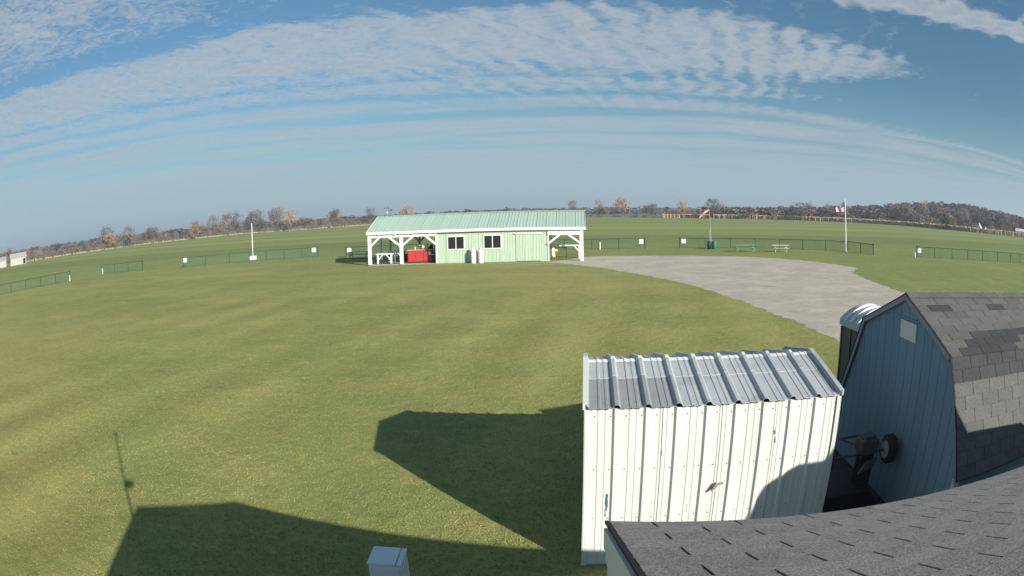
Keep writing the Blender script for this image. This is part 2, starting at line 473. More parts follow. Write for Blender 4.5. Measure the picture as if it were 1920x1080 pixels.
# ------------------------------------------------------------------ mesh helpers
class MB:
    def __init__(self):
        self.v, self.f, self.mi = [], [], []

    def add(self, vs, fs, mi=0):
        o = len(self.v)
        self.v += [tuple(p) for p in vs]
        for f in fs:
            self.f.append(tuple(i + o for i in f)); self.mi.append(mi)
        return self

    def box(self, x0, x1, y0, y1, z0, z1, mi=0):
        return self.add([(x0, y0, z0), (x1, y0, z0), (x1, y1, z0), (x0, y1, z0), (x0, y0, z1), (x1, y0, z1), (x1, y1, z1), (x0, y1, z1)],
                        [(0, 3, 2, 1), (4, 5, 6, 7), (0, 1, 5, 4), (1, 2, 6, 5), (2, 3, 7, 6), (3, 0, 4, 7)], mi)

    def bar(self, p, q, w, h, up=(0, 0, 1), mi=0):
        p, q = Vector(p), Vector(q)
        d = (q - p).normalized()
        s = d.cross(Vector(up))
        if s.length < 1e-4: s = d.cross(Vector((0, 1, 0)))
        s.normalize()
        u = s.cross(d).normalized()
        a, b = s * (w / 2), u * (h / 2)
        vs = [p - a - b, p + a - b, p + a + b, p - a + b, q - a - b, q + a - b, q + a + b, q - a + b]
        return self.add(vs, [(0, 3, 2, 1), (4, 5, 6, 7), (0, 1, 5, 4), (1, 2, 6, 5), (2, 3, 7, 6), (3, 0, 4, 7)], mi)

    def tube(self, pts, rad, n=8, mi=0, caps=True):
        pts = [Vector(p) for p in pts]
        rs = rad if isinstance(rad, (list, tuple)) else [rad] * len(pts)
        rings = []
        for i, p in enumerate(pts):
            d = (pts[min(i + 1, len(pts) - 1)] - pts[max(i - 1, 0)]).normalized()
            s = d.cross(Vector((0, 0, 1)))
            if s.length < 1e-3: s = Vector((1, 0, 0))
            s.normalize()
            u = s.cross(d).normalized()
            rings.append([p + (s * math.cos(2 * PI * k / n) + u * math.sin(2 * PI * k / n)) * rs[i] for k in range(n)])
        vs = [v for r in rings for v in r]
        fs = [(i * n + k, i * n + (k + 1) % n, (i + 1) * n + (k + 1) % n, (i + 1) * n + k) for i in range(len(pts) - 1) for k in range(n)]
        if caps:
            fs.append(tuple(range(n))[::-1]); fs.append(tuple((len(pts) - 1) * n + k for k in range(n)))
        return self.add(vs, fs, mi)

    def lathe(self, prof, n=16, c=(0, 0, 0), mi=0, axis='z'):
        vs, fs = [], []
        for r, z in prof:
            for k in range(n):
                a = 2 * PI * k / n
                p = (r * math.cos(a), r * math.sin(a), z)
                if axis == 'x': p = (p[2], p[0], p[1])
                if axis == 'y': p = (p[0], p[2], p[1])
                vs.append((c[0] + p[0], c[1] + p[1], c[2] + p[2]))
        for i in range(len(prof) - 1):
            for k in range(n):
                fs.append((i * n + k, i * n + (k + 1) % n, (i + 1) * n + (k + 1) % n, (i + 1) * n + k))
        fs.append(tuple(range(n))[::-1]); fs.append(tuple((len(prof) - 1) * n + k for k in range(n)))
        return self.add(vs, fs, mi)

    def prism(self, poly, ext, mi=0):
        """poly: list of 3D points of a planar outline; ext: extrusion vector"""
        n = len(poly)
        e = Vector(ext)
        vs = [Vector(p) for p in poly] + [Vector(p) + e for p in poly]
        fs = [tuple(range(n))[::-1], tuple(range(n, 2 * n))] + [(i, (i + 1) % n, n + (i + 1) % n, n + i) for i in range(n)]
        return self.add(vs, fs, mi)

    def strip(self, prof_a, prof_b, mi=0):
        n = len(prof_a)
        return self.add(list(prof_a) + list(prof_b), [(i, i + 1, n + i + 1, n + i) for i in range(n - 1)], mi)

    def mesh(self, name, mats):
        me = bpy.data.meshes.new(name)
        me.from_pydata([tuple(p) for p in self.v], [], self.f)
        for m_ in (mats if isinstance(mats, (list, tuple)) else [mats]): me.materials.append(m_)
        if any(self.mi):
            me.polygons.foreach_set('material_index', self.mi)
        me.validate()
        me.update()
        return me

    def build(self, name, mats, parent=None, smooth=False, bevel=0.0, fix=True):
        me = self.mesh(name, mats)
        if fix:
            import bmesh
            bm = bmesh.new(); bm.from_mesh(me)
            bmesh.ops.recalc_face_normals(bm, faces=bm.faces[:])
            bm.to_mesh(me); bm.free()
        o = put(name, me, parent)
        if smooth:
            me.polygons.foreach_set('use_smooth', [True] * len(me.polygons))
            es = o.modifiers.new('edge', 'EDGE_SPLIT'); es.split_angle = R(40)
        if bevel:
            bv = o.modifiers.new('bevel', 'BEVEL'); bv.width = bevel; bv.segments = 2; bv.limit_method = 'ANGLE'
        return o


def put(name, me, parent=None, loc=None, rot=None):
    o = bpy.data.objects.new(name, me)
    C.objects.link(o)
    if parent is not None: o.parent = parent
    if loc is not None: o.location = loc
    if rot is not None: o.rotation_euler = rot
    return o


def tag(o, label, cat, group=None, kind=None):
    o['label'] = label
    o['category'] = cat
    if group: o['group'] = group
    if kind: o['kind'] = kind
    return o


def thing(name, label, cat, loc=(0, 0, 0), rz=0.0, group=None):
    o = bpy.data.objects.new(name, None)
    o.empty_display_size = 0.2
    C.objects.link(o)
    o.location = loc
    o.rotation_euler = (0, 0, rz)
    return tag(o, label, cat, group)


def struct(o, label, kind='structure'):
    o['kind'] = kind
    o['label'] = label
    return o


def copy_thing(src, loc, rz, label=None):
    r = src.copy(); C.objects.link(r); r.location = loc; r.rotation_euler = (0, 0, rz)
    if label: r['label'] = label
    for ch in src.children:
        c = ch.copy(); C.objects.link(c); c.parent = r
        for g in ch.children:
            d = g.copy(); C.objects.link(d); d.parent = c
    return r


rng = random.Random(11)

# ------------------------------------------------------------------ ground, field, gravel
FIELD = [(-420, 20), (-300, 95), (-236, 150), (-205, 192), (-186, 238), (-176, 278), (-163, 306), (-152, 336), (-120, 352), (-90, 384),
         (-84, 500), (-58, 592), (-12, 545), (13, 470), (39, 410), (65, 376), (88, 346), (113, 330), (136, 311), (161, 290), (179, 269),
         (190, 248), (197, 224), (205, 206), (218, 194), (238, 184), (300, 158), (420, 100), (420, -160), (-420, -160)]
GRAVEL = [(3.2, 59.3), (4.73, 57.6), (7.29, 52.39), (9.22, 46.55), (10.75, 41.48), (11.42, 36.37), (11.9, 31.23), (11.95, 27.16), (12.06, 23.49), (12.05, 20.3),
          (12.2, 17.5), (13.2, 15.0), (16, 13.2), (24, 12.0), (36, 14), (36, 20), (27, 26), (23.97, 32.41), (24.96, 37.63), (26.69, 44.2), (27.6, 45.6), (29.5, 47.9),
          (29.6, 49.6), (28.56, 54.83), (25.84, 59.77), (23.6, 62.1), (18.42, 64.5), (13, 65.4), (9.25, 66.0), (6.9, 65.0)]


def jitter_poly(poly, step, amp, seed=3):
    r = random.Random(seed)
    out = []
    for i in range(len(poly)):
        a, b = Vector(poly[i]), Vector(poly[(i + 1) % len(poly)])
        L = (b - a).length
        n = max(1, min(60, int(L / step)))
        nr = Vector((-(b - a).y, (b - a).x)).normalized() if L > 0 else Vector((0, 0))
        for k in range(n):
            p = a.lerp(b, k / n)
            out.append(tuple(p + nr * r.uniform(-amp, amp)))
    return out


def sheet(name, poly, z, m_, label):
    mb = MB()
    mb.add([(x, y, z) for x, y in poly], [tuple(range(len(poly)))])
    me = mb.mesh(name, m_)
    import bmesh
    bm = bmesh.new(); bm.from_mesh(me)
    bmesh.ops.triangulate(bm, faces=bm.faces[:])
    bmesh.ops.recalc_face_normals(bm, faces=bm.faces[:])
    if bm.faces[0].normal.z < 0: bmesh.ops.reverse_faces(bm, faces=bm.faces[:])
    bm.to_mesh(me); bm.free()
    return struct(put(name, me), label)


struct(MB().add([(-2600, -2600, -0.012), (2600, -2600, -0.012), (2600, 2600, -0.012), (-2600, 2600, -0.012)], [(0, 1, 2, 3)]).build('ground', M['stubble']),
       'brown farmland running to the horizon')
sheet('lawn', jitter_poly(FIELD, 9, 0.8), 0.0, M['grass'], 'mown grass of the club lawn and flying field')
sheet('gravel_lot', jitter_poly(GRAVEL, 0.42, 0.17), 0.005, M['gravel'], 'pale crushed stone parking lot')


sheet('painted_shade_strip', jitter_poly([(4.45, 6.6), (6.6, 6.4), (7.2, 8.6), (6.9, 11.6), (5.6, 11.8), (4.75, 9.6)], .4, .06), 0.004, mat('painted_shade_brown', (0.045, 0.040, 0.030), 0.95, 0.3, 3, bump=0.4), 'dark sheet painted as shade on the ground between the white shed and the barn')  # shade painted as a dark brown sheet over the grass in the gap


# grass blades on the lawn nearest to the camera (real relief for the low sun)
def blades():
    r = np.random.default_rng(5)
    n = 240000
    d = 4.4 + 34.0 * r.random(n) ** 1.7
    a = np.radians(-62 + 124 * r.random(n))
    x, y = d * np.sin(a), d * np.cos(a)
    u_ = (x - .837) * math.cos(-.109) + (y - 7.5685) * math.sin(-.109)
    w_ = -(x - .837) * math.sin(-.109) + (y - 7.5685) * math.cos(-.109)
    keep = ~((u_ > -.01) & (u_ < 3.5) & (w_ > 0) & (w_ < 2.85)) & ~((x > 5.0) & (y < 13.4)) & ~((x > 11.0) & (y > 13)) & (y > 3.0)
    x, y, d = x[keep], y[keep], d[keep]
    n = len(x)
    th = r.random(n) * 2 * np.pi
    h = (0.010 + 0.018 * r.random(n)) * np.clip(1.25 - d / 40, .25, 1)
    w = (0.004 + 0.006 * r.random(n)) * (1 + 0.05 * d)
    lean = (r.random((n, 2)) - 0.5) * 0.045
    co = np.zeros((n, 3, 3), np.float32)
    co[:, 0, 0] = x - np.cos(th) * w; co[:, 0, 1] = y - np.sin(th) * w
    co[:, 1, 0] = x + np.cos(th) * w; co[:, 1, 1] = y + np.sin(th) * w
    co[:, 2, 0] = x + lean[:, 0]; co[:, 2, 1] = y + lean[:, 1]; co[:, 2, 2] = h
    me = bpy.data.meshes.new('grass')
    me.vertices.add(n * 3); me.vertices.foreach_set('co', co.ravel())
    me.loops.add(n * 3); me.loops.foreach_set('vertex_index', np.arange(n * 3, dtype=np.int32))
    me.polygons.add(n); me.polygons.foreach_set('loop_start', np.arange(0, n * 3, 3, dtype=np.int32))
    try: me.polygons.foreach_set('loop_total', np.full(n, 3, np.int32))
    except Exception: pass
    me.update(); me.validate()
    me.materials.append(M['grass'])
    struct(put('grass', me), 'short lawn grass blades near the sheds', 'stuff')


blades()


# ------------------------------------------------------------------ white metal storage shed
def metal_shed():
    A, s, D, rise, zt = -0.109, 0.3871, 1.415, 0.258, 2.345
    W = 9 * s
    root = thing('metal_shed', 'white corrugated metal shed with low ribbed grey gable roof and double doors', 'shed', (0.832 + 0.0047, 7.5255 + 0.043, 0), A)
    root2 = root
    # local frame: x along the front wall, y to the back, front wall plane y = 0.043

    def rib_profile(i0, i1, h, minor):
        """(x, out) along the sheet from bay i0 to i1: tall ribs at whole numbers, shallow steps at half bays"""
        full = []
        for j in range(0, 19):
            x = j * s / 2
            if j % 2 == 0: full += [(x - .052, 0), (x - .022, h), (x + .022, h), (x + .052, 0)]
            else: full += [(x - .040, 0), (x - .030, minor), (x - .004, minor), (x + .002, 0), (x + .052, 0), (x + .058, minor * .7), (x + .086, minor * .7), (x + .094, 0)]
        xa, xb = i0 * s, i1 * s

        def at(q):
            for (p, o), (p2, o2) in zip(full[:-1], full[1:]):
                if p <= q <= p2: return o + (o2 - o) * (q - p) / (p2 - p)
            return 0.0
        return [(xa, at(xa))] + [(p, o) for p, o in full if xa + .002 < p < xb - .002] + [(xb, at(xb))]

    def wall_sheet(i0, i1, y, z0, z1, name, side=-1, edge=0.004):
        mb = MB()
        pr = rib_profile(i0, i1, 0.030, 0.007)
        pr[0] = (pr[0][0] + edge, pr[0][1]); pr[-1] = (pr[-1][0] - edge, pr[-1][1])
        a = [(x, y + side * o, z0) for x, o in pr]
        b = [(x, y + side * o, z1) for x, o in pr]
        a2 = [(x, y - side * 0.012, z0) for x, o in pr]
        b2 = [(x, y - side * 0.012, z1) for x, o in pr]
        mb.strip(a, b); mb.strip(b, b2); mb.strip(b2, a2); mb.strip(a2, a)
        mb.add([a[0], b[0], b2[0], a2[0]], [(0, 1, 2, 3)]); mb.add([a[-1], b[-1], b2[-1], a2[-1]], [(0, 1, 2, 3)])
        return mb.build(name, M['white_steel'], root)

    yf, yb = 0.035, 2 * D - 0.035
    wall_sheet(0.06, 2.5, yf, 0.03, zt - 0.02, 'wall_sheet')
    wall_sheet(6.5, 8.94, yf, 0.03, zt - 0.02, 'wall_sheet')
    d1 = wall_sheet(2.5, 4.5, yf, 0.06, zt - 0.03, 'door', edge=0.006)
    d2 = wall_sheet(4.5, 6.5, yf, 0.06, zt - 0.03, 'door', edge=0.006)
    MB().bar((4.50 * s - .03, yf - .045, 1.165), (4.50 * s + .01, yf - .045, 1.235), .05, .035).bar((4.50 * s + .0, yf - .03, 1.215), (4.50 * s + .10, yf - .03, 1.225), .012, .03).bar((4.50 * s - .07, yf - .05, 1.13), (4.50 * s - .02, yf - .045, 1.19), .03, .03).build('latch', M['latch'], d1)
    for k in range(3):
        wall_sheet(0.06 + k * 2.96, 0.06 + (k + 1) * 2.96, yb, 0.03, zt - 0.02, 'wall_sheet', side=1)
    # gable ends
    for x, sg in ((0.02, -1), (W - 0.02, 1)):
        for k in range(3):
            y0 = yf + 0.02 + k * (yb - yf - .04) / 3; y1 = yf + 0.02 + (k + 1) * (yb - yf - .04) / 3 - .004
            mb = MB()
            ztop = lambda y: zt - 0.03 + rise * (1 - abs(y - D) / D)
            ys = sorted({y0, y1} | ({D} if y0 < D < y1 else set()))
            pts = [(x, y, 0.03) for y in (y0, y1)] + [(x, y, ztop(y)) for y in reversed(ys)]
            mb.prism(pts, (-sg * 0.014, 0, 0))
            for b in np.arange(y0 + .14, y1 - .05, .30):
                mb.prism([(x, b - .03, .04), (x + sg * .018, b - .012, .04), (x + sg * .018, b + .012, .04), (x, b + .03, .04)], (0, 0, ztop(b) - .06))
            mb.build('end_sheet', M['white_steel'], root)
    for x in (0.0, W):
        for y in (yf, yb):
            sx = 1 if x == 0 else -1; sy = 1 if y == yf else -1
            MB().box(min(x, x + sx * .055), max(x, x + sx * .055), min(y - sy * .026, y - sy * .020), max(y - sy * .026, y - sy * .020), 0.02, zt - 0.025) \
                .box(min(x - sx * .004, x - sx * .010), max(x - sx * .004, x - sx * .010), min(y - sy * .026, y + sy * .055), max(y - sy * .026, y + sy * .055), 0.02, zt - 0.025).build('corner_trim', M['white_steel'], root)
    # roof sheets: three bays each, front and back, with a lap seam across
    for side in (0, 1):
        for k in range(3):
            for half in (0, 1):
                pr = rib_profile(k * 3 + (0.0 if k else 0.03), k * 3 + 3 - (0.0 if k < 2 else 0.03), 0.042, 0.008)
                t0, t1 = ((-0.02, 0.60), (0.575, 1.0))[half]
                lift = 0.005 * half

                def P(x, o, t):
                    yy = t * D if side == 0 else 2 * D - t * D
                    return (x, yy, zt + t * rise + o + lift)
                a = [P(x, o, t0) for x, o in pr]; b = [P(x, o, t1) for x, o in pr]
                a2 = [P(x, o - .006, t0) for x, o in pr]; b2 = [P(x, o - .006, t1) for x, o in pr]
                mb = MB().strip(a, b).strip(a2, b2).strip(a, a2).strip(b, b2)
                stained = side == 0 and k == 0 and half == 0
                o_ = mb.build('roof_sheet', M['galv_dirty'] if stained else M['galv'], root)
                if stained: o_['label'] = 'darker stained roof sheet at the left end'
    # ridge flashing following the ribs, rake trims
    mb = MB()
    pr = rib_profile(0.0, 9.0, 0.046, 0.009)
    for sg in (-1, 1):
        mb.strip([(x, D, zt + rise + o + .020) for x, o in pr], [(x, D + sg * .085, zt + rise * (1 - .085 / D) + o + .010) for x, o in pr])
    mb.build('ridge_flashing', M['white_steel'], root)
    for x, sg in ((-0.012, 1), (W + 0.012, -1)):
        for (y0, y1, z0, z1) in ((-.02, D, zt - .004, zt + rise), (2 * D + .02, D, zt - .004, zt + rise)):
            MB().bar((x, y0, z0 + .022), (x, y1, z1 + .022), .030, .085).bar((x + sg * .025, y0, z0 + .060), (x + sg * .025, y1, z1 + .060), .06, .010).build('rake_trim', M['white_steel'] if x < 0 else M['galv'], root)
    # wear marks
    def mark(x, z, w, h, m_, seed, name):
        r = random.Random(seed)
        n = 7
        L = [(x + r.uniform(-.5, .1) * w, yf - .0165, z + h * i / n) for i in range(n + 1)]
        Rr = [(x + r.uniform(.3, .6) * w, yf - .0165, z + h * i / n) for i in range(n + 1)]
        mb = MB(); mb.strip(L, Rr)
        mb.build(name, m_, root, fix=False)
    mark(.297, .90, .035, .25, M['scrape'], 1, 'paint_scrape')
    mark(.290, .80, .018, .09, M['grime'], 2, 'stain')
    mark(2.505, 1.86, .030, .06, M['grime'], 3, 'stain')
    mark(2.525, 1.74, .022, .09, M['grime'], 4, 'stain')
    mark(1.366, .82, .012, .12, M['rust'], 5, 'stain')
    mark(.977, 1.66, .014, .10, M['grime'], 6, 'stain')
    # roof screws
    mb = MB()
    for b in range(9):
        for fx in (.27, .68):
            for t in (.06, .52, .93):
                x = (b + fx) * s; y = t * D; z = zt + t * rise + .012
                mb.lathe([(.008, 0), (.006, .006)], 6, (x, y, z))
    for b in range(18):
        for z in (.16, .78, 1.50, 2.22):
            x = (b + .5) * s / 2 + .03
            mb.lathe([(.009, -.004), (.006, .003)], 6, (0, 0, 0), axis='y') if False else mb.box(x - .007, x + .007, yf - .010, yf - .003, z - .007, z + .007)
    sc = mb.build('screw_heads', M['galv_dirty'], root); sc['kind'] = 'stuff'
    MB().box(.01, W - .01, .02, 2 * D - .02, 0, .03).build('base_rail', M['galv_dirty'], root)


metal_shed()


# ------------------------------------------------------------------ blue gambrel barn shed
def barn():
    A = -0.10
    WP, ZP, B, ZB, E, ZE = 8.079, 3.505, 1.742, 2.865, 2.594, 1.4295
    LEN, SAG = 6.2, 0.025
    root = thing('barn_shed', 'blue gambrel roof barn shed with weathered brown grey shingles', 'barn', (5.30, 0, 0), A)
    # local frame: x along the ridge from the gable, y across (towards the back is +y)
    x0 = 0.0

    def top(y):
        a = abs(y - WP)
        if a <= B: return ZP + (ZB - ZP) * a / B
        return ZB + (ZE - ZB) * (a - B) / (E - B)
    # siding boards of the gable, cut to the roof line
    edges = [WP - E + .05]
    sp = .305
    while edges[-1] + sp < WP + E - .05: edges.append(edges[-1] + sp)
    edges.append(WP + E - .05)
    for a, b in zip(edges[:-1], edges[1:]):
        for side in (0, 1):
            x = x0 if side == 0 else LEN
            g = .006
            ys = [a + g] + [q for q in (WP - B, WP, WP + B) if a + g < q < b - g] + [b - g]
            pts = [(x, a + g, 0.06), (x, b - g, 0.06)] + [(x, q, top(q) - .035 - (SAG * LEN if side else 0)) for q in reversed(ys)]
            MB().prism(pts, ((.022 if side == 0 else -.022), 0, 0)).build('siding_board', M['blue'], root)
    for x, e in ((x0 + .022, .02), (LEN - .042, .02)):
        ys = [WP - E + .06, WP - B, WP, WP + B, WP + E - .06]
        dz = SAG * LEN if x > 1 else 0
        MB().prism([(x, ys[0], .05), (x, ys[-1], .05)] + [(x, q, top(q) - .05 - dz) for q in reversed(ys)], (e, 0, 0)).build('sheathing', M['blue_dark'], root)
    # long walls
    for y, sg in ((WP - E + .07, -1), (WP + E - .07, 1)):
        n = int(LEN / .305)
        for k in range(n):
            a = .03 + k * (LEN - .06) / n; b = .03 + (k + 1) * (LEN - .06) / n
            MB().box(a + .005, b - .005, min(y, y + sg * .02), max(y, y + sg * .02), .06, ZE + .02 - SAG * b).build('siding_board', M['blue'], root)
        MB().box(.02, LEN - .02, min(y - sg * .004, y - sg * .02), max(y - sg * .004, y - sg * .02), .05, ZE - .05 - SAG * LEN).build('sheathing', M['blue_dark'], root)
    for x in (-.004, LEN - .09):
        MB().box(x, x + .09, WP - E + .022, WP - E + .044, .05, ZE - .10 - (SAG * LEN if x > 1 else 0)).box(x - .022 if x < 1 else x + .093, x - .003 if x < 1 else x + .115, WP - E + .022, WP - E + .12, .05, ZE - .12 - (SAG * LEN if x > 1 else 0)).build('corner_trim', M['trim_grey'], root)
    MB().box(0, LEN, WP - E + .05, WP + E - .05, 0, .05).build('floor_frame', M['steel_dark'], root)
    # pale patch in the gable
    MB().box(x0 - .03, x0 - .003, WP - .43, WP + .17, ZP - .70, ZP - .415).build('vent_cover', M['patch'], root, bevel=.006)
    MB().bar((x0 - .012, WP - .50, ZP - .372), (x0 - .012, WP + .52, ZP - .372), .018, .02).build('drip_edge', M['blue'], root)
    # roof decks
    ov = .05

    def pt(x, a, sgn, lift=0.0, seg=0):
        """point on the roof: a = horizontal distance from the ridge"""
        if seg == 0: z = ZP + (ZB - ZP) * a / B; n = (ZP - ZB, B)
        else: z = ZB + (ZE - ZB) * (a - B) / (E - B); n = (ZB - ZE, E - B)
        L = math.hypot(*n)
        return Vector((x, WP + sgn * (a + lift * n[0] / L), z + lift * n[1] / L - SAG * max(x, 0)))
    for sgn in (-1, 1):
        for seg, (a0, a1) in enumerate(((0.0, B), (B, E + .06))):
            mb = MB()
            q = [pt(-ov, a0, sgn, 0, seg), pt(LEN + ov, a0, sgn, 0, seg), pt(LEN + ov, a1, sgn, 0, seg), pt(-ov, a1, sgn, 0, seg)]
            q2 = [pt(-ov, a0, sgn, -.02, seg), pt(LEN + ov, a0, sgn, -.02, seg), pt(LEN + ov, a1, sgn, -.02, seg), pt(-ov, a1, sgn, -.02, seg)]
            mb.add(q + q2, [(0, 1, 2, 3), (7, 6, 5, 4), (0, 4, 5, 1), (1, 5, 6, 2), (2, 6, 7, 3), (3, 7, 4, 0)])
            mb.build('roof_deck', M['shingle_barn'] if sgn > 0 else M['felt'], root)
            # rake boards
            for x in (-ov - .004, LEN + ov + .004):
                sg = -1 if x < 1 else 1
                p, r_ = pt(x, a0, sgn, -.05, seg), pt(x, a1, sgn, -.05, seg)
                p.z += SAG * max(x, 0) * 0; r_.z += 0
                MB().bar(p, r_, .022, .075, up=(0, 0, 1)).build('rake_board', M['purple_trim'] if (seg == 0 or sgn > 0) else M['blue'], root)
                p, r_ = pt(x + sg * .004, a0, sgn, .002, seg), pt(x + sg * .004, a1, sgn, .002, seg)
                MB().bar(p, r_, .034, .012).build('drip_edge', M['felt'], root)
    # shingles, one object per tab, on the slope that faces the camera
    def slope_shingles(seg, a0, a1, courses, tab, dark):
        Ls = math.hypot(a1 - a0, (ZP - ZB) if seg == 0 else (ZB - ZE))
        ex = Ls / courses
        ca = 1.0
        me = {}
        p0, p1 = pt(0, a0, -1, 0, seg), pt(0, a1, -1, 0, seg)
        dv = (p1 - p0).normalized()
        xv = Vector((1, 0, -SAG)).normalized()
        nv = xv.cross(dv); nv = nv if nv.z > 0 else -nv
        nv.normalize()

        def smesh(w):
            key = round(w, 3)
            if key not in me:
                mb = MB()
                hw, g = w / 2, .006
                mb.add([(-hw + g, -ex, .004), (hw - g, -ex, .004), (hw - g, .015, -.002), (-hw + g, .015, -.002),
                        (-hw + g, -ex, .013), (hw - g, -ex, .013), (hw - g, .015, .004), (-hw + g, .015, .004)],
                       [(0, 3, 2, 1), (4, 5, 6, 7), (0, 1, 5, 4), (1, 2, 6, 5), (2, 3, 7, 6), (3, 0, 4, 7)])
                me[key] = (mb.mesh('shingle', M['shingle_barn']), mb.mesh('shingle', M['shingle_dark']))
            return me[key]
        dv = -dv
        rm = Matrix((xv, dv, nv)).transposed()
        eul = rm.to_euler()
        for c in range(courses):
            shift = (c % 2) * tab * .5 + rng.uniform(-.02, .02)
            x = -ov
            first = tab - shift if shift > .05 else tab
            w = first
            k = 0
            while x < LEN - .6:
                pos = pt(0, a0 + (a1 - a0) * c / courses, -1, .002, seg) + xv * (x + w / 2)
                dk = dark(c, x + w / 2)
                o = put('shingle', smesh(w)[1 if dk else 0], root, pos, eul)
                if dk: o['label'] = 'dark unweathered shingle'
                x += w; w = tab; k += 1
    slope_shingles(0, .16, B + .015, 8, .56,
                   lambda c, x: (c == 1 and (.45 < x < .95 or 1.95 < x < 2.5)) or (c == 5 and 1.05 < x < 2.75) or (c == 6 and .75 < x < 2.3) or (c == 7 and .5 < x < 2.0))
    slope_shingles(1, B, E + .06, 9, .46, lambda c, x: c < 2)
    # ridge caps
    mb = MB()
    ex = .215
    for s_ in (-1, 1):
        pass
    sl = (ZP - ZB) / B
    prof = [(-.17, -.17 * sl), (0, 0.008), (.17, -.17 * sl)]
    a = [(0, y, z + .004) for y, z in prof]; b = [(ex + .04, y, z + .016) for y, z in prof]
    a2 = [(0, y, z - .004) for y, z in prof]; b2 = [(ex + .04, y, z + .004) for y, z in prof]
    mb.strip(a, b).strip(a2, b2).strip(b, b2).strip(a, a2)
    cap = mb.mesh('ridge_cap', M['shingle_barn'])
    x = -ov
    while x < LEN:
        put('ridge_cap', cap, root, (x, WP, ZP + .012 - SAG * x), (0, R(1.4), 0)); x += ex
    return root


barn()


